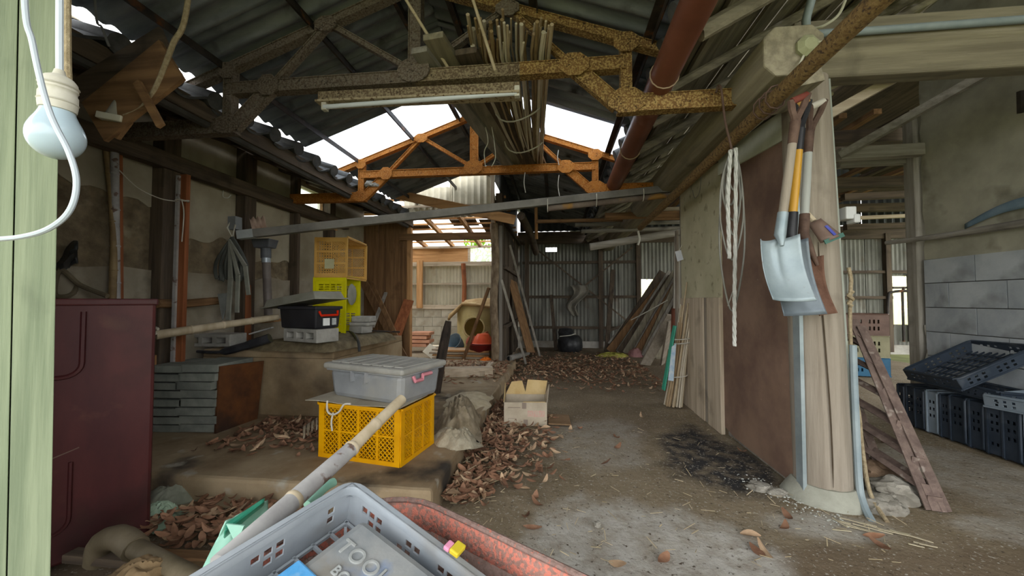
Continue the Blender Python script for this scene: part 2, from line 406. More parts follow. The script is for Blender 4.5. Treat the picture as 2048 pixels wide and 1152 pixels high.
def truss(Y, label, m_l, m_r, x_end, m_c):
    t = thing('roof_truss', label, 'truss', (RID, Y, ZO))
    P = lambda x, z: V((x, Y, z))
    zt = lambda x: roofz(x) - .085
    channel(MB(), P(TX['l'], ZC), P(TX['k'], ZC), .05, .065).build('bottom_chord', m_l, t); channel(MB(), P(TX['k'], ZC), P(-.2, ZC), .05, .065).build('bottom_chord', m_c, t); channel(MB(), P(-.2, ZC), P(TX['r'], ZC), .05, .065).build('bottom_chord', m_r, t)
    channel(MB(), P(-2.86, ZO), P(TX['l'] + .05, ZO), .05, .085).build('tie_arm', m_l, t); channel(MB(), P(TX['r'] - .05, ZO), P(x_end, ZO), .05, .085).build('tie_arm', m_r, t)
    for a, b, m in ((-2.35, RID, m_l), (RID, .62, m_r)):
        channel(MB(), P(a, zt(a)), P(b, zt(b)), .045, .04).build('top_chord', m, t)
    for x, m in ((TX['l'], m_l), (TX['r'], m_r)): channel(MB(), P(x, ZO), P(x, zt(x)), .045, .05).build('vertical_strut', m, t)
    channel(MB(), P(TX['k'], ZC), P(TX['k'], zt(TX['k'])), .05, .065).build('king_post', m_l, t)
    for a, b, m, h in (((TX['a'], ZC), (-1.39, zt(-1.39)), m_l, .022), ((-1.39, zt(-1.39)), (TX['k'], ZC + .03), m_l, .022), ((TX['b'], ZC), (-.27, zt(-.27)), m_r, .022), ((-.27, zt(-.27)), (TX['k'], ZC + .03), m_l, .022),
                       ((TX['a'], ZC), (TX['l'] + .03, ZO), m_l, .075), ((TX['b'], ZC), (TX['r'] - .04, ZO), m_r, .075)):
        channel(MB(), P(*a), P(*b), .03, h).build('diagonal', m, t)
    yg = Y - .042
    for x, z, rx, rz, m in ((TX['a'], ZC, .075, .07, m_l), (TX['b'], ZC, .09, .07, m_r), (TX['l'], zt(TX['l']) - .03, .06, .055, m_l), (TX['r'], zt(TX['r']) - .03, .075, .06, m_r), (TX['l'], ZO, .09, .06, m_l), (TX['r'], ZO + .01, .11, .075, m_r), (-1.39, zt(-1.39) - .02, .075, .05, m_l), (-.27, zt(-.27) - .02, .075, .05, m_l)):
        octo(x, z, yg, rx, rz).build('gusset_plate', m, t)
    octo(TX['k'], ZC + .03, yg, .10, .075, n=14).build('gusset_plate', m_l, t)
    return t
truss(2.2, 'rust-speckled steel roof truss carrying the fluorescent lamp', rust_g, rust_a, 1.06, rust_m)
truss(3.88, 'orange rusted steel roof truss under the skylight sheets', rust_b, rust_b, 1.06, rust_b)

# ---- eave of the tiled house on the left
el = setting('roof_eave_left', (-2.15, 2.5, 2.25))
tile_m = mat('roof_tile', (.035, .036, .036), (.10, .10, .098), sc=8, rough=.7, bump=.3, spots=[((.22, .22, .20), 5, .62, .75)])
def tile_mesh():
    b = MB(); n = 10
    prof = []
    for k in range(n + 1):
        s = k / n; prof.append((s * .2, .045 * math.sin(s * math.pi * .5) ** 2 - .03 * math.sin(s * math.pi)))
    rim = [(.2 + .055 * (1 - math.cos(a)), .045 + .055 * math.sin(a) - .0) for a in [k * math.pi / 8 for k in range(9)]]
    pts = prof + rim[1:]
    b.grid(lambda u, v: (u * -.34, pts[min(int(round(v * (len(pts) - 1))), len(pts) - 1)][0], pts[int(round(v * (len(pts) - 1)))][1] - .02 + u * .0), 1, len(pts) - 1)
    me_f = list(b.f); n0 = len(b.v); b.v += [p + V((0, 0, .016)) for p in b.v]; b.f = [tuple(reversed(f)) for f in me_f] + [tuple(i + n0 for i in f) for f in me_f]
    for j in range(len(pts) - 1): b.f.append((2 * j, 2 * j + 2, 2 * j + 2 + n0, 2 * j + n0))
    # round end cap of the roll
    o = len(b.v); c = V((.004, .255, .03)); b.v.append(c)
    for k in range(15): b.v.append(c + V((0, .058 * math.cos(k * 2 * math.pi / 14), .052 * math.sin(k * 2 * math.pi / 14) + .012)))
    for k in range(14): b.f.append((o, o + 1 + k, o + 2 + k))
    o2 = len(b.v)
    for k in range(14): b.v.append(c + V((-.34, .058 * math.cos(k * 2 * math.pi / 14), .052 * math.sin(k * 2 * math.pi / 14) + .012)))
    for k in range(14): b.f.append((o + 1 + k, o2 + k, o2 + (k + 1) % 14, o + 1 + (k + 1) % 14))
    return b.mesh('roof_tile', tile_m, True)
me_tile = tile_mesh()
for k in range(18):
    y = .85 + k * .262
    for r in range(2): piece('roof_tile', me_tile, el, (-2.13 - r * .26 + .008 * math.sin(k * 2.1), y, 2.212 + r * .095 + .006 * math.sin(k * 1.3)), (0, math.radians(19), 0))
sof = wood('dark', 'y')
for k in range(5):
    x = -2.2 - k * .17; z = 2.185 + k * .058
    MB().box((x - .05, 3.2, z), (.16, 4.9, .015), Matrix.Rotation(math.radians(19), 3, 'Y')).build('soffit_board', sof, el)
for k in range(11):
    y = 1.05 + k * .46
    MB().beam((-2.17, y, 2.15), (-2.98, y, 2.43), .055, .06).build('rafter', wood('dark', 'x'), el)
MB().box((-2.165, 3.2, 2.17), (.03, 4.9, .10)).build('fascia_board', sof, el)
MB().tube([(-2.19, .9, 2.12), (-2.19, 5.5, 2.10)], .028, 8).build('eave_pipe', mat('pipe_dark', (.05, .047, .043), (.09, .085, .078)), el, smooth=True)
# brown boards patching the gable of the left house, nearest the bulb
gb = setting('trim_1', (-2.5, 1.4, 1.9))
for (a, b, w, tone) in ((((150, 185), (330, 75)), 1.55, .11, 'brown'), (((190, 245), (345, 120)), 1.5, .22, 'warm'), (((275, 165), (322, 252)), 1.46, .03, 'warm'), (((200, 215), (250, 262)), 1.52, .10, 'warm')):
    MB().beam(at(*a[0], Y=b), at(*a[1], Y=b), w, .018, up=(0, -1, 0)).build('board', wood('brown' if tone == 'warm' else 'dark', 'x'), gb)

# ---- eave of the house on the right: laths, rafters, boards
er = setting('roof_eave_right', (1.0, 3, 2.4))
ES = .54; ea = math.atan(ES)
def ez(x): return 2.20 + ES * (x - .64)
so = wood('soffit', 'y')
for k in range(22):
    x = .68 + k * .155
    MB().box((x, 3.45, ez(x) + .075 + .006 * math.sin(k * 3.1)), (.165, 9.7, .014), Matrix.Rotation(-ea, 3, 'Y')).build('soffit_board', so, er)  # boards also carried past the camera, unseen, to cut front light
rl = wood('soffit', 'x')
for k in range(16):
    y = 1.32 + k * .47; x0 = .64 + .03 * math.sin(k * 2.7); r = .034 + .008 * math.sin(k * 1.9)
    MB().tube([(x0, y, ez(x0)), (1.6, y + .02 * math.sin(k), ez(1.6)), (4.05, y + .05 * math.sin(k * 2), ez(4.05))], [r * .9, r, r * 1.15], 9).build('rafter', rl, er, smooth=True)
for k in range(8):
    x = .78 + k * .30
    MB().box((x, 4.7, ez(x) + .042), (.05, 7.1, .018), Matrix.Rotation(-ea, 3, 'Y')).build('lath', so, er)
for k in range(26):
    piece('roof_tile', me_tile, er, (.60 + .008 * math.sin(k * 1.7), 1.1 + k * .262 + .26, 2.34), (0, math.radians(24), math.pi))
for k in range(9):
    y = 3.9 + k * .5; MB().box((4.3, y, 2.52 + .10 * (k % 3)), (5.2, .09, .12)).build('purlin', wood('dark', 'x'), er)
for k in range(12):
    x = 1.5 + k * .3; MB().beam((x, 3.9, 2.75 + .02 * math.sin(k * 3)), (x + .1 * math.sin(k * 5), 8.2, 2.62), .07, .05).build('ceiling_pole', wood('brown' if k % 3 else 'dark', 'y'), er)
MB().box((5.9, 4.7, 3.55), (4.2, 7.4, .03), Matrix.Rotation(math.radians(18), 3, 'Y')).build('far_slope', wood('dark', 'y'), er)

# ---- dividing wall: log post side, brown board, plaster, timber lower panel
wd = setting('wall_divider', (WX, 3, 0))
brownb = mat('brown_hardboard', (.15, .10, .08), (.25, .175, .135), sc=3, bump=.2, rough=.65, spots=[((.27, .19, .14), 1.6, .50, .72), ((.33, .27, .22), 60, .70, .76)], var=0)
sagged = [(2.13, .02), (2.30, .03), (2.60, .03), (2.9, .035), (3.05, .06), (3.05, 2.0), (2.13, 1.93)]
MB().prism([V((WX, y, z)) for y, z in sagged], (.012, 0, 0)).build('hardboard_panel', brownb, wd)
MB().box((WX + .05, 2.69, 1.05), (.05, .72, 2.1)).build('backing_board', wood('grey', 'z'), wd)
MB().beam((WX - .006, 2.12, 1.945), (WX - .006, 3.06, 2.03), .16, .012, up=(-1, 0, 0)).build('pale_rail', mat('pale_paint', (.47, .49, .41), (.58, .60, .51), sc=5, bump=.2), wd)
MB().box((WX - .008, 2.14, .98), (.018, .055, 1.96)).build('zinc_edge_strip', mat('zinc_strip', (.23, .27, .28), (.32, .36, .37), sc=6, rough=.5, metal=.3, bump=.1), wd)
ply = mat('divider_plaster', (.46, .435, .31), (.58, .55, .41), sc=3, bump=.25, spots=[((.25, .22, .15), 11, .60, .72)], var=0)
MB().prism([V((WX - .005, y, z)) for y, z in ((3.05, 1.0), (3.98, 1.02), (3.98, 2.15), (3.05, 2.05))], (.07, 0, 0)).build('plaster_panel', ply, wd)
for k, (a, b) in enumerate(((3.05, 3.30), (3.305, 3.37), (3.375, 3.62), (3.625, 3.98))):
    MB().box((WX - .012 + .006 * (k % 2), (a + b) / 2, .51), (.03, b - a, 1.02)).build('plank', wood('pale' if k != 1 else 'post', 'z'), wd, bevel=.004)
MB().box((WX + .06, 3.98, 1.07), (.12, .10, 2.15)).build('end_post', wood('grey', 'z'), wd, bevel=.006)
MB().box((WX - .03, 4.05, .95), (.02, .05, 1.5), Matrix.Rotation(math.radians(2), 3, 'X')).build('batten', wood('post', 'z'), wd)
# log plate beam with the eight-sided sawn end, along the wall top
lp = setting('wall_plate', (1.09, 3, 2.14))
def octprism(cx, cz, y0, y1, w, h, ch):
    q = [(-w + ch, -h), (w - ch, -h), (w, -h + ch), (w, h - ch), (w - ch, h), (-w + ch, h), (-w, h - ch), (-w, -h + ch)]
    return MB().prism([V((cx + a, y0, cz + b)) for a, b in q], (0, y1 - y0, 0))
octprism(1.085, 2.14, 1.85, 8.2, .13, .115, .05).build('log_beam', wood('greygreen', 'y'), lp, bevel=.008)
MB().prism([at(1590, 148, Y=1.86), at(1640, 125, Y=1.86), at(1650, 160, Y=1.86), at(1600, 172, Y=1.86)], (0, .3, 0)).build('corbel', wood('greygreen', 'y'), lp)
# cross beam over the right bay
cb = setting('cross_beam', (2.2, 2.1, 2.2))
MB().prism([V((1.2, y, z)) for y, z in ((2.06, 2.26), (2.04, 2.28), (2.04, 2.40), (2.24, 2.41), (2.26, 2.17), (2.13, 2.15))], (3.2, 0, 0)).build('squared_log', wood('greygreen', 'x'), cb, bevel=.01)

# ---- log post on its concrete footing
post = thing('log_post', 'thick weathered log post on a concrete footing with shovels hung on it', 'post', (1.37, 2.18, 0))
rs = [.125, .122, .118, .113, .108, .102]; hs = [.06, .4, .8, 1.3, 1.8, 2.16]
m = MB(); n = 28
for r, z in zip(rs, hs):
    for k in range(n):
        a = 2 * math.pi * k / n; rr = r * (1 + .02 * math.sin(3 * a + z)) - (.012 if k == 20 else 0)
        m.v.append(V((1.37 - .045 * z / 2 + rr * math.cos(a), 2.18 + rr * math.sin(a), z)))
for i in range(len(rs) - 1):
    for k in range(n): m.f.append((i * n + k, i * n + (k + 1) % n, (i + 1) * n + (k + 1) % n, (i + 1) * n + k))
m.f.append(tuple(range(n - 1, -1, -1))); m.f.append(tuple((len(rs) - 1) * n + k for k in range(n)))
m.build('log', wood('post', 'z'), post, smooth=True)
ck = [V((1.37 - .045 * z / 2 + (.125 - .0108 * z) * math.cos(4.45 + .05 * math.sin(z * 4)), 2.18 + (.125 - .0108 * z) * math.sin(4.45 + .05 * math.sin(z * 4)), z)) for z in [.09 + .1 * i for i in range(13)]]
MB().tube(ck, [.001] + [.0035] * 11 + [.001], 5).build('drying_crack', mat('crack_dark', (.06, .045, .03), (.09, .07, .05), bump=0), post)
MB().lathe([(.20, -.03), (.17, .02), (.15, .05), (.135, .075), (.0, .078)], 22, (1.37, 2.18, 0)).build('concrete_footing', mat('footing_concrete', (.26, .26, .22), (.35, .35, .30), sc=7, bump=.5), post, smooth=True)
m = MB()
for k in range(5): zz = [.08 + .42 * k, .5 + .42 * k]; m.beam(*[(1.37 - .045 * q / 2 + (.125 - .0108 * q) * .93, 2.18 - (.125 - .0108 * q) * .36, q) for q in zz], .008, .02)
m.build('edge_strip', mat('pale_strip', (.28, .30, .27), (.34, .36, .32), bump=.1), post)

# ---- right wall of concrete blocks, plaster above, corner post
wr = setting('wall_right', (RX, 2.5, 0))
blk = mat('block_grey', (.31, .335, .355), (.42, .445, .46), sc=4, bump=.35, spots=[((.16, .165, .165), 2.5, .56, .72)], var=.08)
me_blk = MB().box((0, 0, 0), (.12, .392, .193)).mesh('block', blk)
for c in range(7):
    y = 3.62 - (.2 if c % 2 else 0) + .2
    if c % 2: piece('block', me_blk, wr, (RX + .06, 3.52, .10 + c * .2 - .06), (0, 0, 0), (1, .49, 1))
    while y > -.2:
        y -= .4
        piece('block', me_blk, wr, (RX + .06 + .004 * noise.noise((y * 9, c, 0)), y - .0, .10 + c * .2 - .06))
MB().box((RX + .08, 1.7, .64), (.10, 4.0, 1.4)).build('mortar', mat('mortar', (.13, .125, .12), (.19, .185, .18), sc=12), wr)
pl2 = mat('right_plaster', (.30, .29, .235), (.42, .405, .33), sc=3, bump=.35, spots=[((.15, .14, .11), 3, .57, .72)], var=0)
hi = [V((RX + .01, 3.62 + .05 * noise.noise((z * 6, 1, 0)), z)) for z in [1.34 + .1 * i for i in range(22)]]
MB().prism([V((RX + .01, -.4, 1.335)), V((RX + .01, 2.6, 1.33))] + hi + [V((RX + .01, -.4, hi[-1].z))], (.1, 0, 0)).build('plaster', pl2, wr)
MB().box((RX + .03, 3.70, 1.3), (.11, .10, 2.6)).build('corner_post', wood('grey', 'z'), wr, bevel=.005)

# ---- far walls of corrugated iron
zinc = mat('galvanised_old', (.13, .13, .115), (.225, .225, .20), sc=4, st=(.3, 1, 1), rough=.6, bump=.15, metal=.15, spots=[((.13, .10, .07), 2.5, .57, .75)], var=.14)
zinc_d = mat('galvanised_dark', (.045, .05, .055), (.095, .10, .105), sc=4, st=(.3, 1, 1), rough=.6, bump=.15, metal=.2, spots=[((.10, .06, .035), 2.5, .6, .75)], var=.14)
cream = mat('cream_slate', (.40, .375, .30), (.52, .49, .40), sc=5, bump=.2, spots=[((.27, .22, .15), 3, .58, .75)], var=.1)
wb = setting('wall_back', (1, BY, 0))
def sheet(parent, name, x0, x1, z0, z1, Y, m, pitch=.076, amp=.01):
    L = z1 - z0; me = corr_mesh(name, m, L, x1 - x0, pitch, amp, .002, 6, 1)
    o = piece(name, me, parent, (x0, Y, z0)); o.rotation_euler = Matrix(((0, 1, 0), (0, 0, 1), (1, 0, 0))).to_euler(); return o
def sheets(parent, xs, z0, z1, Y, m, **k):
    for a, b in zip(xs, xs[1:]): sheet(parent, 'corrugated_sheet', a - .02, b + .02, z0 + .02 * noise.noise((a * 3, 0, 0)), z1, Y + .006 * (int(a * 7) % 2), m, **k)
# back wall behind the passage: gap low at the left, an opening for window_2, one missing patch high up
sheets(wb, [-1.1, -.68, -.22], .05, 2.38, BY, zinc); sheets(wb, [-.22, .06], .12, 2.04, BY, zinc); sheets(wb, [-.22, .06], 2.14, 2.38, BY, zinc); sheets(wb, [.06, .7, 1.35, 1.77], .12, 2.38, BY, zinc)
sheets(wb, [1.77, 2.6], .12, .78, BY, zinc); sheets(wb, [1.77, 2.6], 1.43, 2.38, BY, zinc); sheets(wb, [2.6, 3.3, 4.0, 4.7, 5.4, 6.1, 6.53], .12, 2.38, BY, zinc)
sheets(wb, [6.53, 7.03], .12, .52, BY, zinc); sheets(wb, [6.53, 7.03], 1.47, 2.38, BY, zinc); sheets(wb, [7.03, 7.7, 8.4], .12, 2.38, BY, zinc)
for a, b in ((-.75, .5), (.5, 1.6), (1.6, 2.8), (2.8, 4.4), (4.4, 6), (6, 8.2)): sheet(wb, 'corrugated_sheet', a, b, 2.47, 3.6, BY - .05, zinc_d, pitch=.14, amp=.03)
MB().box((3.7, BY + .03, .02), (9, .14, .22)).build('kerb', concrete, wb)
dk = wood('dark', 'x')
for z, a, b in ((.42, -.7, 1.75), (1.07, -.7, 1.75), (1.80, -.7, 1.75), (2.33, -.8, 8.2), (1.05, 2.7, 6.5), (1.55, 2.7, 8.0), (.5, 2.7, 6.5)):
    MB().box(((a + b) / 2, BY - .05, z), (b - a, .05, .055 if z < 2.2 else .26)).build('girt', dk, wb)
for x in (-.6, .95, 1.72, 2.7, 4.3, 6.42, 7.1): MB().box((x, BY - .06, 1.15), (.09, .09, 2.3)).build('stud', wood('dark', 'z'), wb)
for a, b in (((-.35, 2.05), (1.75, .35)), ((1.6, 2.1), (.25, 1.0))): MB().beam((a[0], BY - .1, a[1]), (b[0], BY - .1, b[1]), .02, .03).build('cross_brace', dk, wb)
w2 = setting('window_2', (2.1, BY, .8)); pane_y = bpy.data.materials.new('yellow_grass_glass'); pane_y.use_nodes = True; mk_glass(pane_y, (.97, .97, .80), .55)
MB().box((2.18, BY, 1.105), (.82, .005, .65)).build('pane', pane_y, w2)
w3 = setting('window_3', (6.78, BY, .5))
MB().box((6.78, BY, 1.0), (.5, .005, .95)).build('pane', pane_y, w3)
fr = MB().box((6.78, BY - .03, 1.24), (.5, .03, .04)); fr.build('crossbar', steel_dark, w3)
MB().box((6.80, BY - .05, .85), (.05, .04, 1.3)).build('mullion', steel_dark, w3); MB().tube([(6.68, BY - .05, .2), (6.68, BY - .05, 1.18), (6.72, BY - .05, 1.24)], .022, 6).build('mullion', steel_dark, w3)
# side wall of the passage (right side of the left back room)
ws = setting('wall_passage', (-.78, 7, 0))
for k in range(9):
    y = PY + .12 + k * .29
    MB().box((-.80 + .012 * math.sin(k * 2.3), y, 1.15), (.022, .275, 2.3)).build('plank', wood('dark', 'z'), ws)
for z in (.6, 1.5, 2.2): MB().box((-.76, 7, z), (.05, 2.5, .06)).build('rail', wood('dark', 'y'), ws)
MB().box((-.83, PY + .1, 1.3), (.1, .2, 2.6)).build('corner_board', wood('dark', 'z'), ws)
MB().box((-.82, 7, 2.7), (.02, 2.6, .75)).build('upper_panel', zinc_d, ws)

# ---- partition with the doorway to the bright back room
wp = setting('wall_partition', (-2, PY, 0))
for k in range(9):
    x = -3.28 + k * .128
    MB().box((x, PY + .005 * (k % 2), 1.13), (.124, .018, 2.3)).build('plank', wood('brown', 'z'), wp)
MB().box((-2.20, PY - .01, 1.05), (.06, .08, 2.1)).build('door_jamb', wood('warm', 'z'), wp)
MB().box((-1.6, PY - .02, 1.955), (1.5, .08, .10)).build('lintel', wood('brown', 'x'), wp)
sheet(wp, 'corrugated_sheet', -2.3, -1.55, 2.25, 2.72, PY + .0, cream, pitch=.098, amp=.016); sheet(wp, 'corrugated_sheet', -1.58, -.95, 2.25, 2.93, PY - .008, cream, pitch=.098, amp=.016)
MB().box((-1.6, PY - .03, 2.42), (1.4, .03, .03)).build('batten', wood('pale', 'x'), wp)
MB().box((-.92, PY - .02, 2.55), (.05, .06, .8)).build('post', wood('pale', 'z'), wp)
# rough bark post at the doorway
dp = thing('bark_post', 'rough bark-covered post at the right side of the lit doorway', 'post', (-.88, PY - .06, 0))
m = MB(); ns = 26
m.tube([(-.88 + .012 * math.sin(z * 5), PY - .08, z) for z in [i * .085 for i in range(ns)]], [.058 + .008 * noise.noise((i * .9, 0, 0)) for i in range(ns)], 12)
m.build('trunk', mat('bark', (.13, .095, .065), (.27, .215, .155), sc=18, st=(1, 1, .4), bump=1.0), dp, smooth=True)
MB().box((-.80, PY - .03, 1.05), (.045, .05, 2.1)).build('side_batten', wood('grey', 'z'), dp)

# ---- bright back room on the left
br = setting('wall_back_room', (-2.2, BY, 0))
blk2 = mat('block_warm', (.36, .33, .265), (.47, .44, .365), sc=4, bump=.3, spots=[((.26, .22, .16), 3, .57, .72)], var=.06)
me_b2 = MB().box((0, 0, 0), (.392, .12, .193)).mesh('block', blk2)
for c in range(4):
    x = -3.7 - (.2 if c % 2 else 0)
    while x < -.9: piece('block', me_b2, br, (x, BY + .05, .12 + c * .2)); x += .4
MB().box((-2.4, BY + .07, .42), (3.2, .1, .82)).build('mortar', mat('mortar_warm', (.28, .25, .20), (.34, .31, .25)), br)
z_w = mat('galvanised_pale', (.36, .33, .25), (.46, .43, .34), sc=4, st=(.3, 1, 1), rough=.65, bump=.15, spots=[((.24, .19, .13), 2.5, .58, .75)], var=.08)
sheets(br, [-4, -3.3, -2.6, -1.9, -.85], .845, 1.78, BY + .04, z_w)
wx = wood('pale', 'x')
for z in (1.36, .85, 1.80): MB().box((-2.4, BY - .02, z), (3.2, .04, .035 if 1 < z < 1.7 else .09)).build('rail', wx, br)
MB().box((-2.98, BY - .06, 1.35), (.13, .05, 1.05)).build('stud', wood('warm', 'z'), br)
MB().tube([(-1.98, BY - .06, .9), (-1.97, BY - .06, 1.35), (-2.0, BY - .06, 1.8)], .05, 9).build('stud_log', wood('red', 'z'), br, smooth=True)
MB().box((-2.75, BY + .02, 2.0), (1.75, .03, .36)).build('upper_board', wood('warm', 'x'), br)
for z in (2.17, ): MB().box((-2.4, BY - .02, z), (3.2, .05, .05)).build('rail', wx, br)
w4 = setting('window_4', (-1.55, BY, 1.9)); MB().box((-1.55, BY + .03, 1.99), (.62, .005, .30)).build('pane', glass, w4)
MB().box((-1.88, BY, 2.0), (.05, .05, .36)).build('window_frame', wx, w4)
MB().box((-4.05, 7, 1.1), (.05, 2.7, 2.2)).build('side_wall', wood('warm', 'z'), br)
# broken lean-to roof over it: rafters, laths and a few remaining boards, sky between
lr = setting('roof_lean_to', (-2.3, 7, 2.3))
for k in range(5):
    x = -3.5 + k * .62
    MB().beam((x, PY + .02, 2.55), (x, BY + .1, 2.2), .06, .08).build('rafter', wood('warm', 'y'), lr)
for k in range(9):
    y = PY + .2 + k * .3; z = 2.62 - (y - PY) * .13
    MB().box((-2.4, y, z), (3.3, .05, .03)).build('lath', wood('warm', 'x'), lr)
for (x, y, w, l) in ((-3.4, 6.1, .7, .9), (-1.1, 6.3, .35, 1.2), (-1.15, 7.4, .5, .9), (-2.6, 7.9, 1.0, .4), (-2.2, 6.0, .5, .35), (-3.2, 6.9, .9, .5), (-2.0, 6.75, .8, .22), (-2.9, 7.35, .9, .3), (-1.7, 7.1, .5, .35)):
    MB().box((x, y, 2.655 - (y - PY) * .13), (w, l, .012), Matrix.Rotation(math.radians(-7.5), 3, 'X')).build('roof_board', wood('dark', 'y'), lr)
# ================================================================ things
def M4(loc, rz=0, rx=0, ry=0): return Matrix.Translation(V(loc)) @ Matrix.Rotation(rz, 4, 'Z') @ Matrix.Rotation(ry, 4, 'Y') @ Matrix.Rotation(rx, 4, 'X')
rad = math.radians
def bar(name, label, cat, p0, p1, w, h, m, up=(0, 0, 1), group=None, bevel=.003, **k):
    return tag(MB().beam(p0, p1, w, h, up, **k).build(name, m, bevel=bevel), label, cat, group)
def rod(name, label, cat, pts, r, m, n=8, group=None):
    return tag(MB().tube(pts, r, n).build(name, m, smooth=True), label, cat, group)
def bamboo(name, label, p0, p1, r0, r1, m, nodes=5, wob=.0, cat='bamboo pole', group=None, mn=None):
    t = thing(name, label, cat, lerp(p0, p1, 0) if V(p0).z < V(p1).z else V(p1), group=group)
    side = (V(p1) - V(p0)).orthogonal().normalized()
    pts = []; rs = []
    n = nodes * 4
    for i in range(n + 1):
        s = i / n; pts.append(lerp(p0, p1, s) + side * wob * math.sin(s * math.pi)); r = r0 + (r1 - r0) * s
        rs.append(r * (1 - .03 * math.sin((s * nodes % 1) * math.pi)))
    MB().tube(pts, rs, 12).build('culm', m, t, smooth=True)
    for k in range(1, nodes):
        s = k / nodes; r = r0 + (r1 - r0) * s; p = lerp(p0, p1, s) + side * wob * math.sin(s * math.pi); d = (V(p1) - V(p0)).normalized()
        MB().tube([p - d * r * .28, p - d * r * .08, p + d * r * .08, p + d * r * .28], [r * 1.0, r * 1.13, r * 1.13, r * 1.0], 12, cap=False).build('node_ring', mn or m, t, smooth=True)
    return t
bam = mat('bamboo_tan', (.40, .335, .24), (.56, .485, .37), sc=12, st=(1, 1, .15), rough=.55, bump=.1, spots=[((.22, .17, .12), 9, .64, .74)])
bam_w = mat('bamboo_bleached', (.33, .32, .315), (.46, .45, .44), sc=12, rough=.6, bump=.1, spots=[((.17, .12, .10), 22, .60, .66)])
bam_d = mat('bamboo_brown', (.20, .145, .085), (.31, .235, .14), sc=10, rough=.6, bump=.15)

# ---- near post at the entrance, and an unseen front wall added to shade the left side
gp = thing('entrance_post', 'greenish weathered timber post with a long split beside the bulb', 'post', at(60, 1152, Y=.85) * V((1, 1, 0)) if False else (at(60, 1152, Y=.85).x, .85, 0))
def vline(x0, x1, Y):                                  # a line through pixels (x0,0) and (x1,1152) in the plane Y, from the floor to z 2.5
    a, b = at(x0, 0, Y=Y), at(x1, 1152, Y=Y); k = (a.x - b.x) / (a.z - b.z)
    return V((b.x + k * (0 - b.z), Y, 0)), V((b.x + k * (2.5 - b.z), Y, 2.5))
for (l0, l1, r0, r1, dy) in ((-80, -95, 36, 12, .006), (39, 15, 122, 101, 0)):
    a, b = vline(l0, l1, .85 + dy); c, d = vline(r0, r1, .85 + dy)
    MB().prism([a, c, d, b], (at(100, 600, D=1) - CAM) * V((1, 1, 0)) * .07).build('timber', wood('green', 'z'), gp, bevel=.004)
wf = setting('wall_front_unseen', (-2.2, .9, 0))
MB().box((at(-40, 600, Y=1.0).x - .95, .96, 1.25), (1.9, .08, 2.5)).build('plaster', plaster, wf)

# ---- bulb, cords, rope
white_cord = mat('white_cord', (.50, .55, .60), (.56, .61, .66), rough=.45, bump=0)
hb = thing('hanging_light_bulb', 'unlit frosted bulb in a grubby white socket by the green post', 'light bulb', at(115, 260, D=.625))
ax = (at(118, 150, D=.625) - at(112, 270, D=.625)).normalized()
Mb = frame(at(113, 266, D=.625), RT, ax); R3 = Mb.to_3x3()
glassb = mat('frosted_bulb', (.42, .51, .58), (.47, .56, .62), rough=.18, bump=0, spec=.5)
MB().lathe([(.034 * math.sin(a), -.006 - .036 * math.cos(a)) for a in [k * .16 for k in range(13)]] + [(.0285, .015), (.0245, .023), (.0212, .031), (.019, .038), (.0185, .044)], 24, Mb.translation, R3).build('bulb', glassb, hb, smooth=True)
sk = MB().lathe([(.019, .036), (.0215, .037), (.0225, .045), (.0225, .062), (.021, .064), (.021, .068), (.0225, .070), (.021, .083), (.0165, .089), (.008, .094), (.006, .102), (0, .102)], 22, Mb.translation, R3).build('socket', mat('grubby_plastic', (.46, .44, .38), (.56, .54, .48), sc=20, bump=.1), hb, smooth=True)
for z in (.048, .074): MB().lathe([(.0225, z), (.0238, z + .002), (.0225, z + .004)], 22, Mb.translation, R3).build('rib_ring', MATS['grubby_plastic'], sk, smooth=True)
MB().tube([Mb @ V((0, 0, .1)), at(119, 60, D=.625), at(120, -260, D=.625), at(120, -1200, D=.625)], .0046, 8).build('cord', white_cord, hb, smooth=True)
lc = cat_rom([at(40, -800, D=.56), at(47, -60, D=.56), at(66, 90, D=.56), at(98, 220, D=.56), at(138, 305, D=.56), at(153, 365, D=.56), at(140, 420, D=.56), at(100, 456, D=.56), at(40, 474, D=.56), at(-40, 480, D=.56)], 8)
rod('power_cable', 'loose white cable looping past the bulb across the green post', 'cable', lc, .0037, white_cord)
rope_t = mat('hemp_rope', (.30, .245, .165), (.45, .38, .27), sc=60, bump=.6)
rod('frayed_rope', 'frayed brown rope hanging behind the bulb socket', 'rope', cat_rom([at(136, -600, D=.86), at(134, 60, D=.86), at(140, 200, D=.86), at(152, 290, D=.86)], 8), .007, rope_t)
# white socket box with the rope that holds it
wbx = thing('rosette_box', 'small white fixture box hung on an old rope below the left eave', 'fixture box', at(228, 240, Y=1.5))
c = at(228, 238, Y=1.5); Rb = Matrix.Rotation(rad(12), 3, 'Z') @ Matrix.Rotation(rad(10), 3, 'Y')
MB().box(c, (.105, .06, .03), Rb).build('box', mat('cream_plastic', (.55, .53, .44), (.63, .61, .52), bump=.1), wbx, bevel=.004)
MB().lathe([(.03, .0), (.022, .03), (.016, .055), (.004, .09)], 12, c + V((0, 0, .015)), Rb).build('glass_shade', mat('dim_glass', (.22, .21, .18), (.3, .29, .25), rough=.3), wbx, smooth=True)
rod('long_rope', 'thick hemp rope sagging from the roof to the white fixture box', 'rope', cat_rom([at(410, -400, Y=1.45), at(376, 0, Y=1.47), at(345, 90, Y=1.48), at(312, 175, Y=1.49), at(285, 215, Y=1.5), at(250, 232, Y=1.5)], 8), .0105, rope_t)
rod('roof_wire', 'thin grey wire hanging beside the first round tile ends', 'wire', cat_rom([at(180, -300, Y=1.5), at(190, 10, Y=1.5), at(204, 55, Y=1.5), at(218, 92, Y=1.5)], 5), .005, mat('grey_wire', (.2, .2, .2), (.26, .26, .26), bump=0), 6)

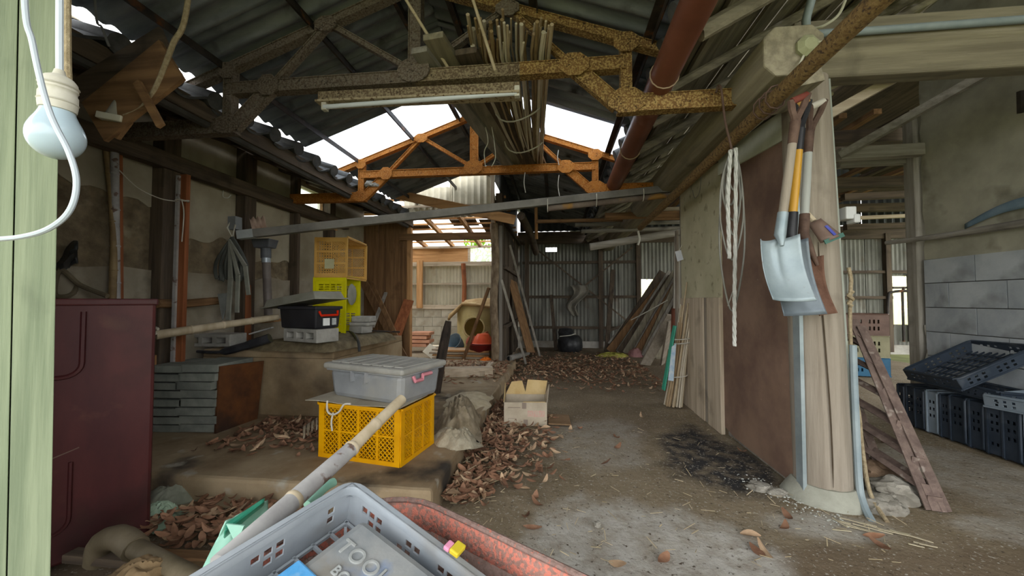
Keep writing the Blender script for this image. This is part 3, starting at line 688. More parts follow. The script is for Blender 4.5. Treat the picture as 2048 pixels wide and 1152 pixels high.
# ---- maroon steel cabinet
mar = mat('maroon_paint', (.055, .018, .020), (.085, .030, .030), sc=5, st=(1, 1, .4), rough=.5, bump=.15, spots=[((.12, .055, .045), 6, .62, .74), ((.028, .012, .012), 3, .5, .7)], var=0)
mp_ = at(300, 1072, Z=0); mr = at(190, 600, D=1) - CAM; mt = V((mr.y, -mr.x, 0)).normalized(); mn = V((-mt.y, mt.x, 0))   # corner, face direction, away from the camera
mc = thing('steel_cabinet', 'maroon painted steel cabinet with recessed panels behind the green post', 'cabinet', M=M4(mp_ - mt * .27 + mn * .22, math.atan2(mt.y, mt.x)))
MB().box((0, 0, .5), (.54, .44, 1.0)).build('body', mar, mc, bevel=.012, local=True)
MB().box((0, 0, .992), (.552, .452, .028)).build('top_rim', mar, mc, bevel=.006, local=True)
def ring_shape(cx, cz, w, h, y, r=.05):
    pts = [V((cx - w / 2, y, cz + h / 2))] + [V((cx - w / 2 + r - r * math.cos(a), y, cz - h / 2 + r - r * math.sin(a))) for a in [k * math.pi / 10 for k in range(6)]] + [V((cx + w / 2 - r + r * math.sin(a), y, cz - h / 2 + r - r * math.cos(a))) for a in [k * math.pi / 10 for k in range(6)]] + [V((cx + w / 2, y, cz + h / 2))]
    return pts
MB().tube(ring_shape(-.06, .83, .24, .25, -.222), .009, 6).build('pressed_panel', mar, mc, smooth=True, local=True)
MB().tube(ring_shape(-.08, .25, .24, .26, -.222), .007, 6).build('pressed_panel', mar, mc, smooth=True, local=True)
MB().beam((-.2, -.2215, .34), (.06, -.2215, .43), .004, .004).build('scratch', mat('bare_scratch', (.14, .09, .08), (.2, .14, .12)), mc, local=True)
cl = thing('wire_clip', 'bright crumpled foil clip fixed to the edge of the maroon cabinet', 'clip', at(308, 685, D=1.72))
m = MB()
for k in range(9): m.box(at(306 + rnd.uniform(-6, 8), 668 + rnd.uniform(-12, 16), D=1.72), (.012, .01, .014), Euler((rnd.random(), rnd.random(), rnd.random())).to_matrix())
m.build('foil', mat('foil', (.5, .5, .45), (.66, .66, .6), rough=.35, metal=.6), cl)
rod('curled_hose', 'old muddy hose curled on top of the maroon cabinet', 'hose', cat_rom([at(60, 470, Y=2.0), at(130, 500, Y=2.05), at(150, 580, Y=2.05), at(110, 590, Y=1.95), at(120, 540, Y=1.95), at(160, 570, Y=2.02), at(215, 592, Y=2.05)], 6), .014, mat('muddy_hose', (.12, .10, .07), (.2, .17, .12)))
tag(MB().grid(lambda u, v: at(100 + 55 * u, 495 + 45 * v + 14 * math.sin(u * 5), Y=1.98 + .04 * math.sin(v * 6 + u * 3)), 8, 6).build('rubber_scrap', mat('black_rubber', (.02, .022, .022), (.06, .06, .06), rough=.5), smooth=True, solid=.008), 'crumpled black rubber scrap above the maroon cabinet', 'scrap')

# ---- poles along the left wall
bamboo('bamboo_pole', 'bleached bamboo pole standing behind the maroon cabinet', at(231, 640, Y=2.2), at(229, 275, Y=2.2), .026, .022, bam_w, 5)
bar('brown_board', 'narrow brown board standing beside the bleached bamboo', 'board', at(240, 640, Y=2.24), at(238, 250, Y=2.24), .035, .02, wood('red', 'z'), up=(0, -1, 0))
bamboo('rough_pole', 'dark crooked pole leaning beside the bleached bamboo', at(222, 640, Y=2.17), at(205, 250, Y=2.17), .022, .016, bam_d, 4, .03, cat='pole')
t = thing('stake', 'brown timber stake with a pale edge, tied with white cord', 'stake', at(352, 760, Y=2.5))
MB().beam(at(359, 735, Y=2.5), at(371, 350, Y=2.5), .055, .03, up=(0, -1, 0)).build('board', wood('red', 'z'), t)
MB().beam(at(347, 735, Y=2.485), at(359, 352, Y=2.485), .025, .03, up=(0, -1, 0)).build('pale_edge', bam_w, t)  # narrow strip in a paler tone than the board
tie = MB(); p = at(364, 402, Y=2.47)
tie.tube([p + V((.045 * math.cos(a), .03 * math.sin(a), .004 * math.sin(3 * a))) for a in [k * .524 for k in range(12)]], .006, 6, closed=True)
tie.build('cord_tie', mat('dirty_white_cord', (.45, .43, .38), (.58, .56, .5)), t, smooth=True)
MB().tube(cat_rom([p + V((.03, -.03, 0)), p + V((.05, -.03, -.1)), p + V((.04, -.03, -.3))], 5), .004, 5).build('cord_end', MATS['dirty_white_cord'], t, smooth=True)
rod('slack_string', 'thin slack string between the bleached bamboo and the tied stake', 'string', cat_rom([at(238, 340, Y=2.2), at(275, 375, Y=2.3), at(320, 397, Y=2.4), at(358, 403, Y=2.47)], 5), .0035, MATS['dirty_white_cord'], 5)
rod('wall_log', 'short horizontal log lying along the left wall', 'log', [at(313, 607, X=-2.82), at(375, 607, X=-2.82), at(440, 601, X=-2.82)], .032, wood('brown', 'y'))
rod('wall_hook', 'bent white wire hook on the plaster below the timber rail', 'hook', cat_rom([at(447, 380, X=-2.93), at(446, 393, X=-2.93), at(455, 396, X=-2.93), at(462, 390, X=-2.93)], 4), .004, mat('white_wire', (.5, .5, .46), (.6, .6, .56), bump=0), 5)
bamboo('bamboo_rail', 'tan bamboo pole lying from the cabinet to the black toolbox', at(312, 670, Y=2.22), at(556, 634, Y=2.85), .030, .024, bam, 4)

# ---- masonry tub with mat, blocks, crates
tb = thing('masonry_tub', 'low plastered masonry tub that carries the crates and blocks', 'tub', (-2.2, 3.3, PZ))
TX0, TX1, TY0, TY1, TZ = -2.78, -1.68, 2.78, 4.1, .61
tubm = mat('tub_render', (.22, .165, .105), (.345, .275, .19), sc=3.5, bump=.3, spots=[((.11, .085, .06), 2.5, .52, .72)], var=0)
MB().plate((TX0, TY0, TZ - .06), (1, 0, 0), (0, 1, 0), .06, TX1 - TX0, TY1 - TY0, [(.12, .12, TX1 - TX0 - .12, TY1 - TY0 - .12)]).build('rim', tubm, tb, bevel=.008)
m = MB().box(((TX0 + TX1) / 2, TY0 + .05, (PZ + TZ) / 2 - .03), (TX1 - TX0, .1, TZ - PZ - .06)).box((TX1 - .05, (TY0 + TY1) / 2, (PZ + TZ) / 2 - .03), (.1, TY1 - TY0 - .2, TZ - PZ - .06)).box((TX0 + .05, (TY0 + TY1) / 2, (PZ + TZ) / 2 - .03), (.1, TY1 - TY0 - .2, TZ - PZ - .06)).box(((TX0 + TX1) / 2, TY1 - .05, (PZ + TZ) / 2 - .03), (TX1 - TX0, .1, TZ - PZ - .06))
m.build('basin', tubm, tb)
def lumpy(o, M, sx, sy, h, seed, nu=26, nv=20, edge=.12, amp=.02):
    """a padded mat or sack: rounded top and closed bottom, in frame M"""
    m = MB()
    def top(u, v):
        e = min(u, 1 - u, v, 1 - v) / edge; k = math.sqrt(max(0, 1 - (1 - min(e, 1)) ** 2))
        return M @ V(((u - .5) * sx, (v - .5) * sy, h * k + amp * noise.noise((u * 5 + seed, v * 5, seed)) * k))
    m.grid(top, nu, nv); m.grid(lambda u, v: M @ V(((.5 - u) * sx, (v - .5) * sy, 0)), 2, 2)
    return m
matm = mat('old_quilt_mat', (.095, .078, .05), (.18, .15, .10), sc=16, bump=.7)
tag(lumpy(None, M4((-1.98, 3.22, TZ), rad(-6)), .74, 1.0, .075, 3).build('padded_mat', matm, smooth=True), 'brown padded mat draped over the masonry tub', 'mat')
ZM = TZ + .075
strap = cat_rom([at(665, 668, Z=ZM + .01) , at(700, 664, Z=ZM + .012), at(715, 680, Y=2.95), at(719, 703, Y=2.9)], 6)
tag(MB().tube(strap, .012, 6).build('black_strap', mat('black_strap', (.02, .02, .02), (.05, .05, .05), rough=.5), smooth=True), 'black cable end drooping over the edge of the padded mat', 'cable')

cin = mat('cinder_block', (.25, .245, .225), (.36, .35, .325), sc=9, bump=.6, var=.08)
def cinder(name, label, M, group=None):
    t = thing(name, label, 'concrete block', M=M, group=group)
    L, D, H = .39, .19, .10
    MB().plate((-L / 2, -D / 2, 0), (1, 0, 0), (0, 0, 1), -D, L, H, [(.045 + k * .115, .028, .12 + k * .115, .072) for k in range(3)]).box((0, D / 2 - .02, H / 2), (L - .02, .02, H - .012)).build('body', cin, t, local=True, bevel=.006)  # solid back web added so no daylight shows through the cores
    return t
pR, pL = at(633, 687, Z=ZM), at(543, 680, Z=ZM); dx = (pR - pL); yawb = math.atan2(dx.y, dx.x)
dirx = V((math.cos(yawb), math.sin(yawb), 0)); diry = V((-math.sin(yawb), math.cos(yawb), 0))
cinder('cinder_block', 'hollow concrete block lying under the black toolbox', M4(pR - dirx * .195 + diry * .095, yawb))
# black toolbox
bx_m = mat('black_plastic', (.017, .017, .02), (.03, .03, .034), rough=.45, bump=.05)
tbx = thing('toolbox', 'black plastic toolbox with red latch and white label on a block', 'toolbox', M=M4(pR - dirx * .215 + diry * .10 + V((0, 0, .102)), yawb + rad(3)))
m = MB(); W_, D_, H_ = .40, .23, .165
m.hexa([V((sx * W_ / 2 * k, sy * D_ / 2 * k, z)) for z, k in ((0, .93), (H_, 1)) for sx, sy in ((-1, -1), (1, -1), (1, 1), (-1, 1))]); m.build('body', bx_m, tbx, local=True, bevel=.012)
MB().box((0, 0, H_ - .01), (W_ + .015, D_ + .015, .022)).build('rim', bx_m, tbx, local=True, bevel=.004)
redp = mat('red_plastic', (.50, .06, .05), (.58, .09, .07), rough=.45, bump=0)
MB().tube([(W_ / 2 + .006, -.09, .13), (W_ / 2 + .022, -.085, .10), (W_ / 2 + .022, .06, .10), (W_ / 2 + .006, .075, .13)], .009, 6).build('latch', redp, tbx, local=True, smooth=True)
MB().box((W_ / 2 - .002, -.02, .05), (.008, .055, .055)).build('label_sticker', mat('white_label', (.7, .72, .72), (.8, .81, .8), bump=0), tbx, local=True)
MB().box((W_ / 2 - .002, .05, .05), (.008, .035, .05)).build('label_sticker', mat('grey_label', (.32, .34, .34), (.5, .52, .52), sc=90, bump=0), tbx, local=True)
# smoky tray lid lying upside down on it
ltr = thing('tray_lid', 'dusty grey-green plastic tray lid tilted over the black toolbox', 'tray', M=M4(pR - dirx * .29 + diry * .10 + V((0, 0, .285)), yawb + rad(2), 0, rad(-7)))
lm = mat('smoky_plastic', (.25, .245, .205), (.33, .325, .28), sc=6, rough=.5, bump=.1)
m = MB(); W_, D_, H_ = .60, .27, .065
m.hexa([V((sx * W_ / 2 * k, sy * D_ / 2 * k, z)) for z, k in ((0, 1), (H_, .9)) for sx, sy in ((-1, -1), (1, -1), (1, 1), (-1, 1))]); m.build('shell', lm, ltr, local=True, bevel=.006)
MB().box((0, 0, .004), (W_ + .03, D_ + .03, .008)).build('flange', lm, ltr, local=True)

# harvest crates with lattice walls ------------------------------------------------
def lattice(m, o, U, W, w, h, n, t=.004, bw=.006):
    """diamond lattice inside the rectangle o + U*[0,w] + W*[0,h]"""
    o, U, W = V(o), V(U), V(W); N = U.cross(W).normalized(); s = w / n
    ny = h / s
    for sg in (1, -1):
        k = -math.ceil(ny)
        while k < n + math.ceil(ny):
            # line x = k*s + sg*y  clipped
            if sg > 0: x0 = k * s; y0, y1 = max(0, -x0), min(h, w - x0); a = (x0 + y0, y0); b = (x0 + y1, y1)
            else: x0 = k * s; y0, y1 = max(0, x0 - w), min(h, x0); a = (x0 - y0, y0); b = (x0 - y1, y1)
            if y1 - y0 > .004: m.beam(o + U * a[0] + W * a[1], o + U * b[0] + W * b[1], bw, t, up=N)
            k += 1
def crate_walls(W, D, H):                                # the four walls as (origin, U, W) of outer faces
    return [((-W / 2, -D / 2, 0), (1, 0, 0), W), ((W / 2, -D / 2, 0), (0, 1, 0), D), ((W / 2, D / 2, 0), (-1, 0, 0), W), ((-W / 2, D / 2, 0), (0, -1, 0), D)]
def harvest_crate(label, M, col, group=None, style='lattice', W=.525, D=.365, H=.305, cat='crate', name='harvest_crate'):
    t = thing(name, label, cat, M=M, group=group)
    f = MB(); lat = MB(); z = V((0, 0, 1))
    for (o, U, w) in crate_walls(W, D, H):
        o, U = V(o), V(U); N = U.cross(z)
        ncol = 4 if w > .45 else 3; c = .035
        for zz, hh in ((.012, .024), (H - .012, .024), (H * .5, .010)): f.beam(o + z * zz + U * 0, o + z * zz + U * w, .012 if hh > .02 else .008, hh)
        f.beam(o + z * (H - .005) - N * -.006, o + U * w + z * (H - .005) - N * -.006, .022, .01)
        for k in range(ncol + 1):
            x = c / 2 + (w - c) * k / ncol
            f.beam(o + U * x, o + U * x + z * H, c if k in (0, ncol) else .014, .010, up=N)
        if style != 'lattice' and w > .45:
            hs = [(a + .022 * r, .05 + .055 * q, a + .022 * r + .012, .05 + .055 * q + .043) for a in ((.335, .06) if U.x > 0 else (w - .465, w - .19)) for r in range(6) for q in range(4)]
            lat.plate(o, U, z, -.003, w, H, hs); continue
        for k in range(ncol):
            x0 = c / 2 + (w - c) * k / ncol + .008; ww = (w - c) / ncol - .016
            for (z0, z1) in ((.026, H * .5 - .006), (H * .5 + .006, H - .026)):
                if style == 'lattice': lattice(lat, o + U * x0 + z * z0, U, z, ww, z1 - z0, 4, bw=.0046)
                elif z0 > H * .4 or w < .45:
                    nn = 6
                    for j in range(nn): lat.beam(o + U * x0 + z * (z0 + (z1 - z0) * (j + .5) / nn), o + U * (x0 + ww) + z * (z0 + (z1 - z0) * (j + .5) / nn), .004, (z1 - z0) / nn * .55)
                else: lat.plate(o + U * x0 + z * z0, U, z, .003, ww, z1 - z0)
    f.build('frame', col, t, local=True); lat.build('lattice_wall' if style == 'lattice' else 'slotted_wall', col, t, local=True)
    g = MB(); n = 9
    for k in range(n + 1): g.box((-W / 2 + W * k / n, 0, .008), (.008, D, .010))
    for k in range(7): g.box((0, -D / 2 + D * k / 6, .008), (W, .008, .010))
    if style != 'lattice': g.box((0, 0, .004), (W, D, .003))
    g.build('base_grid', col, t, local=True)
    return t
yel = mat('orange_yellow_plastic', (.66, .31, .015), (.74, .38, .025), rough=.45, bump=.05, spots=[((.40, .25, .09), 4, .60, .8)], var=0)
tanp = mat('faded_orange_plastic', (.60, .37, .15), (.70, .46, .21), rough=.55, bump=.05, spots=[((.40, .24, .10), 4, .6, .8)], var=0)
lem = mat('lemon_plastic', (.62, .58, .03), (.72, .66, .05), rough=.45, bump=.05, spots=[((.40, .36, .08), 4, .62, .8)], var=0)
# crate under the grey box
cL, cF, cR = at(637, 912, Z=PZ), at(800, 935, Z=PZ), at(852, 888, Z=PZ)
yc = math.atan2(cF.y - cL.y, cF.x - cL.x); ux = V((math.cos(yc), math.sin(yc), 0)); uy = V((-ux.y, ux.x, 0))
cc = cF - ux * .2625 + uy * .1825
harvest_crate('yellow-orange lattice crate standing under the grey storage box', M4(cc, yc), yel)
# crate on its short end and crate on its side: opening faces right
fr_ = at(692, 668, Z=ZM); ya = rad(9)
U1 = V((math.cos(ya), math.sin(ya), 0)); N1 = V((-U1.y, U1.x, 0))
Mend = Matrix(((U1.x, N1.x, 0, 0), (U1.y, N1.y, 0, 0), (0, 0, 1, 0), (0, 0, 0, 1)))
def on_end(corner, wide, tall, depth=.305):               # crate lying so that its opening looks along +U1; front-right-bottom corner given
    # local crate axes: z (opening) -> U1, x(.525) -> tall direction or back direction
    ctr = V(corner) - U1 * depth + N1 * (wide / 2) + V((0, 0, tall / 2))
    if tall > wide: X, Y_ = V((0, 0, 1)), N1
    else: X, Y_ = N1, V((0, 0, -1))
    Z_ = U1; Y_ = Z_.cross(X)
    return Matrix(((X.x, Y_.x, Z_.x, ctr.x), (X.y, Y_.y, Z_.y, ctr.y), (X.z, Y_.z, Z_.z, ctr.z), (0, 0, 0, 1)))
harvest_crate('lemon yellow slotted crate standing on its end on the mat', on_end(fr_, .365, .525), lem, style='slots')
oc = harvest_crate('faded orange crate on its side on top of the lemon crate', on_end(fr_ + U1 * .012 - N1 * .01 + V((0, 0, .53)), .525, .365), tanp)
MB().box((-.27, -.06, .14), (.006, .09, .085)).build('label_plate', mat('crate_label', (.52, .5, .33), (.6, .58, .4), bump=0), oc, local=True)
bar('wood_chip', 'splintered wood chip lying on top of the faded orange crate', 'wood scrap', at(652, 445, Y=3.1), at(672, 460, Y=3.1), .05, .012, wood('warm', 'x'))
tag(MB().lathe([(.10, 0), (.105, .006), (.09, .02), (.04, .03), (0, .03)], 24, (0, 0, 0)).build('fan_guard', mat('grey_guard', (.2, .2, .17), (.28, .28, .24)), local=True, smooth=True), 'round dark lid leaning inside the lemon crate', 'lid')
bpy.data.objects['fan_guard'].matrix_world = frame(fr_ + U1 * -.02 + N1 * .17 + V((0, 0, .37)), (0, 0, 1), U1)
# small stones and blocks next to the crate
for k, (x, y, z0, sx, sy, sz, lab) in enumerate(((712, 668, 0, .16, .15, .07, 'rough grey concrete lump at the bottom of the little pile'), (716, 652, .07, .20, .15, .035, 'flat grey concrete piece in the middle of the little pile'), (706, 640, .107, .19, .14, .055, 'broken pale concrete piece on top of the little pile'))):
    c = at(712, 668, Z=ZM) + V((.0 + .015 * (k - 1), .12, z0 + sz / 2)); m = MB().box(c, (sx, sy, sz), Matrix.Rotation(rad(-14 + 9 * k), 3, 'Z'))
    tag(m.build('concrete_lump', cin, bevel=.012), lab, 'concrete lump', 'concrete lumps piled beside the lemon crate')
rod('thin_iron_rod', 'thin dark iron rod lying out past the edge of the mat', 'rod', [at(705, 660, Y=3.55), at(800, 664, Y=3.6)], .008, steel_dark, 6)

# block, edging strip and boards on the left end of the tub
cinder('cinder_block', 'dark hollow concrete block on the left end of the tub', M4(at(432, 690, Y=2.95) * V((1, 1, 0)) + V((0, 0, TZ + .01)), rad(4)))
cinder('cinder_block', 'hollow concrete block at the tub corner beneath the dark one', M4((at(440, 690, Y=2.9).x - .02, 2.95, TZ - .0 - .1 + .1 - .1), rad(2))) if False else None
tag(MB().tube(cat_rom([at(395, 703, Y=2.74), at(440, 704, Y=2.72), at(490, 692, Y=2.72), at(540, 676, Y=2.76)], 5), [.012] * 6 + [.03] * 5 + [.035] * 5, 8).build('rolled_sheet', mat('black_sheet', (.02, .021, .024), (.05, .05, .055), rough=.35), smooth=True), 'rolled black plastic sheet lying along the tub rim', 'plastic sheet')
bar('flat_bar', 'pale flat bar lying across the tub behind the rolled sheet', 'bar', at(500, 668, Y=3.1), at(545, 655, Y=3.15), .05, .012, mat('pale_bar', (.4, .4, .38), (.5, .5, .48)))
bar('brown_plank', 'orange-brown plank lying on the tub behind the black toolbox', 'plank', at(495, 645, Y=3.6), at(560, 640, Y=3.65), .22, .03, wood('warm', 'x'), group=None)
bar('orange_board', 'orange-brown board standing against the left wall', 'board', at(500, 640, Y=3.85), at(545, 638, Y=3.85), .02, .26, wood('warm', 'x'))
bar('reddish_post', 'reddish timber post standing behind the hanging hose bundle', 'post', at(490, 690, Y=3.3), at(490, 560, Y=3.3), .07, .07, wood('red', 'z'), up=(0, -1, 0))
# grey tile stack on the slab with rusty sheet at its side
grp = 'flat grey roof tiles in the stack on the slab'
tx = at(365, 868, Z=PZ); yt = rad(4)
tile_flat = mat('stacked_tile', (.14, .15, .135), (.23, .24, .215), sc=7, bump=.5, var=.12)
me_ft = MB().box((-.14, 0, .026), (.22, .34, .045)).box((.085, 0, .032), (.25, .34, .050)).mesh('stacked_tile', tile_flat)
for k in range(8):
    o = piece('stacked_tile', me_ft, None, tx + V((-.02 + .012 * math.sin(k * 2.2), .18 + .01 * math.cos(k * 1.7), k * .0565)), (0, 0, yt + .03 * math.sin(k)))
    tag(o, ('%s grey roof tile of the stack beside the rusty sheet' % ('bottom', 'second lowest', 'third lowest', 'fourth lowest', 'fourth highest', 'third highest', 'second highest', 'topmost')[k]), 'roof tile', grp)
tag(MB().prism([tx + V(p) for p in ((.20, .03, 0), (.225, .36, 0), (.22, .42, .42), (.20, .05, .44))], (.015, -.002, 0)).build('rusty_sheet', mat('rust_flake', (.05, .024, .015), (.12, .055, .028), sc=5, bump=.5, spots=[((.03, .017, .012), 3, .5, .65)])), 'rusted brown iron sheet leaning against the grey tile stack', 'iron sheet')
for k in range(2): bar('firewood_strip', 'narrow brown plank upright between the cabinet and the tile stack', 'plank', tx + V((-.36 - .05 * k, .1, 0)), tx + V((-.36 - .05 * k, .1, .5)), .045, .03, wood('warm', 'z'), up=(0, -1, 0), group='planks beside the tile stack')
rod('thin_stick', 'thin pale stick leaning on the front of the tub', 'stick', [at(497, 800, Y=2.62), at(525, 722, Y=2.76)], .006, bam, 6)

# ---- hanging hose bundle, hopper with downpipe, long bar
hz = thing('hose_bundle', 'dark hoses and straps tied in a bundle at the end of the long bar', 'hose bundle', at(475, 640, Y=2.85))
hose = mat('dusty_black_hose', (.045, .048, .045), (.10, .105, .095), rough=.6); web = mat('dusty_strap', (.19, .195, .17), (.27, .27, .24))
top = at(465, 475, Y=2.85)
for k in range(7):
    a = -36 + 11 * k; b = 92 + 20 * math.sin(k * 1.7)
    MB().tube(cat_rom([top, at(465 + a * .5, 500, Y=2.83), at(465 + a * .95, 530, Y=2.84), at(465 + a * .8, 545 + b * .15, Y=2.86), at(465 + a * .35, 520, Y=2.88), top], 5), .013, 7).build('hose_loop', hose, hz, smooth=True)
for (x0, x1, yb, w) in ((466, 456, 640, .035), (478, 474, 625, .03), (484, 497, 590, .03)):
    MB().beam(top + V((0, -.03, -.02)), at((x0 + x1) / 2, (475 + yb) / 2, Y=2.80), .01, .014, up=(0, -1, 0), w1=w).beam(at((x0 + x1) / 2, (475 + yb) / 2, Y=2.80), at(x1, yb, Y=2.81), w, .014, up=(0, -1, 0)).build('strap', web, hz)
MB().prism([at(435, 588, Y=2.82), at(452, 586, Y=2.82), at(452, 610, Y=2.82), at(444, 640, Y=2.82)], (0, .01, 0)).build('metal_tip', mat('dull_metal', (.2, .21, .2), (.3, .31, .3)), hz)
MB().tube([top + V((0, 0, .16)), top + V((-.03, -.02, .08)), top, top + V((.04, -.02, .1))], .006, 6).build('tie_cord', MATS['dirty_white_cord'], hz, smooth=True)
bar('wall_bracket', 'small grey bracket block fixed high on the left timber post', 'bracket', at(470, 460, Y=2.87), at(470, 434, Y=2.87), .07, .07, mat('grey_block', (.2, .21, .22), (.26, .27, .28)), up=(0, -1, 0))
hp = thing('rain_hopper', 'dark grey rainwater hopper with downpipe under the long bar', 'downpipe', at(535, 640, Y=3.05))
c = at(530, 486, Y=3.05); dg = mat('grey_pvc', (.065, .07, .08), (.10, .105, .115), rough=.5, bump=.05)
MB().hexa([c + V((sx * .085 * k, sy * .06 * k, z)) for z, k in ((-.045, .8), (.03, 1)) for sx, sy in ((-1, -1), (1, -1), (1, 1), (-1, 1))]).build('hopper', dg, hp, bevel=.006)
MB().tube([c + V((.01, 0, -.04)), c + V((.012, 0, -.13))], .04, 12).build('collar', dg, hp, smooth=True)
MB().tube([c + V((.012, 0, -.10)), c + V((.045, 0, -.62))], .032, 12).build('pipe', mat('brown_pvc', (.10, .085, .08), (.15, .13, .12), rough=.5), hp, smooth=True)
MB().tube([c + V((.012, 0, -.12)), c + V((.014, 0, -.17))], .0345, 12).build('foil_band', mat('foil_band', (.3, .34, .38), (.42, .46, .5), rough=.4, metal=.4), hp, smooth=True)
pa, pb = at(482, 470, X=-2.5), V((1.19, 3.80, 2.075)); gal = mat('dusty_square_tube', (.135, .13, .12), (.215, .205, .19), sc=5, rough=.6, bump=.1)
lb = thing('long_square_bar', 'long grey square bar slung across the shed below the second truss', 'bar', pa)
MB().beam(pa, pb, .06, .065).build('tube', gal, lb, bevel=.004)
MB().beam(pa - (pb - pa).normalized() * .02, pa + (pb - pa).normalized() * .1, .064, .069).build('pale_end', mat('pale_metal_end', (.32, .34, .35), (.4, .42, .43)), lb, bevel=.003)
rod('iron_pipe', 'round iron pipe with a rusty end lying under the long square bar', 'pipe', [lerp(pa, pb, .66) + V((0, -.0, -.062)), lerp(pa, pb, .985) + V((0, 0, -.062))], .026, mat('iron_pipe', (.12, .095, .08), (.2, .165, .14), spots=[((.33, .2, .09), 5, .55, .65)]), 12)
for k, s in enumerate((.66, .78, .90)):
    p = lerp(pa, pb, s) + V((0, 0, -.02)); tag(MB().tube([p + V((.0, .048 * math.cos(a), .062 * math.sin(a) - .01)) for a in [i * .524 for i in range(12)]], .004, 5, closed=True).build('string_loop', MATS['dirty_white_cord'], smooth=True), 'thin string loop round the long square bar and iron pipe', 'string', 'string loops on the long bar')
tag(corr_o := MB().grid(lambda u, v: at(499 + 30 * u + 6 * v, 437 + 27 * v - 3 * u + 3 * math.sin(u * 19), Y=2.98 + .03 * u), 18, 2).build('tile_scrap', mat('pink_scrap', (.36, .25, .2), (.52, .40, .34)), smooth=True, solid=.006), 'broken piece of ribbed pinkish sheet resting on the long bar', 'scrap')

# ---- storage box on the crate
ybx = rad(-19); gx = V((math.cos(ybx), math.sin(ybx), 0)); gy = V((-gx.y, gx.x, 0))
gc = cc + V((.015, .06, .307))
gb_ = thing('storage_box', 'grey lidded storage box with pink handles on the yellow crate', 'storage box', M=M4(gc, ybx))
gm = mat('grey_plastic', (.215, .225, .235), (.29, .30, .31), sc=5, rough=.5, bump=.05, spots=[((.33, .32, .29), 3, .55, .75)], var=0)
m = MB(); W_, D_, H_ = .56, .36, .17
m.hexa([V((sx * W_ / 2 * k, sy * D_ / 2 * k, z)) for z, k in ((0, .93), (H_, 1)) for sx, sy in ((-1, -1), (1, -1), (1, 1), (-1, 1))]); m.build('body', gm, gb_, local=True, bevel=.03)
lidm = mat('dusty_grey_lid', (.29, .285, .26), (.38, .37, .34), sc=6, rough=.6, bump=.1, var=0)
ld = MB().box((0, 0, H_ + .018), (W_ + .05, D_ + .05, .036)).build('lid', lidm, gb_, local=True, bevel=.014)
for k in range(7): MB().box((-.245 + k * .0815, 0, H_ + .039), (.062, D_ - .03, .008)).build('lid_rib', lidm, ld, local=True, bevel=.003)
MB().box((0, 0, H_ - .004), (W_ + .02, D_ + .02, .012)).build('rim', gm, gb_, local=True, bevel=.004)
for x in (-.08, .03): MB().box((x, -D_ / 2 - .006, H_ - .03), (.012, .02, .06)).build('side_rib', gm, gb_, local=True)
pk = mat('pink_plastic', (.60, .27, .31), (.68, .35, .38), rough=.5, bump=0)
MB().tube([(W_ / 2 + .004, -.09, .150), (W_ / 2 + .018, -.09, .125), (W_ / 2 + .02, -.03, .125), (W_ / 2 + .02, -.028, .15), (W_ / 2 + .022, .05, .15)], .011, 6).build('handle', pk, gb_, local=True)
tag(MB().grid(lambda u, v: cc + V((0, 0, .309)) + ux * (-.36 + .62 * u) + uy * (-.19 + .3 * v) + V((0, 0, .004 * math.sin(u * 9) - .0)), 10, 4).build('vinyl_flap', mat('dirty_vinyl', (.38, .34, .27), (.48, .44, .36)), solid=.003), 'dirty pale sheet sticking out between the grey box and the crate', 'sheet')
p0 = cc + V((0, 0, .30)) - uy * .195
rod('white_rope', 'knotted white rope hanging down the front of the yellow crate', 'rope', cat_rom([p0 - ux * .20 + V((0, 0, .02)), p0 - ux * .19 + V((0, -.01, -.035)), p0 - ux * .15 + V((0, -.015, -.05)), p0 - ux * .11 + V((0, -.012, -.03)), p0 - ux * .08 + V((0, -.01, .01)), p0 - ux * .04 + V((0, -.005, .015))], 5), .0055, MATS['dirty_white_cord'])
rod('rope_end', 'loose end of the white rope against the crate lattice', 'rope', cat_rom([p0 - ux * .15 + V((0, -.012, -.04)), p0 - ux * .16 + V((0, -.014, -.09)), p0 - ux * .155 + V((0, -.012, -.14))], 5), .005, MATS['dirty_white_cord'])
tag(MB().grid(lambda u, v: at(606 + 30 * u, 878 - 24 * v - 20 * u, Z=PZ + .012 + .02 * v + .012 * math.sin(u * 22)), 20, 3).build('ribbed_scrap', mat('cream_scrap', (.5, .42, .32), (.62, .55, .44)), smooth=True, solid=.004), 'cream ribbed plastic scrap on the slab beside the yellow crate', 'scrap')

# ---- crumpled cloth on the slab edge
def heap(M, sx, sy, h, seed, amp=.3, fr=3.0, nu=44, nv=36, ridge=6.0):
    m = MB()
    def fn(u, v):
        x, y = u * 2 - 1, v * 2 - 1; r = min(1, math.hypot(x, y)); k = max(0, 1 - r ** 2.2)
        n1 = noise.noise((u * fr + seed, v * fr, seed)); n2 = 1 - abs(noise.noise((u * ridge + seed * 2, v * ridge + n1 * 2, seed)))
        ang = math.atan2(y, x); q = 1 + .22 * noise.noise((math.cos(ang) * 2 + seed, math.sin(ang) * 2, seed))
        return M @ V((x * sx * .5 * q, y * sy * .5 * q, max(0, h * k * (.65 + amp * n1 + .45 * (n2 - .5))) + (.004 if r < .98 else 0)))
    return m.grid(fn, nu, nv)
tarp = mat('dirty_tarp', (.20, .165, .115), (.335, .285, .215), sc=14, bump=.5)
tag(heap(M4((-.70, 2.75, PZ - .002), rad(12)), .30, .72, .20, 1.3, .35, 3, ridge=8).build('cloth_heap', tarp, smooth=True), 'crumpled brown cloth heap on the slab beside the yellow crate', 'cloth')
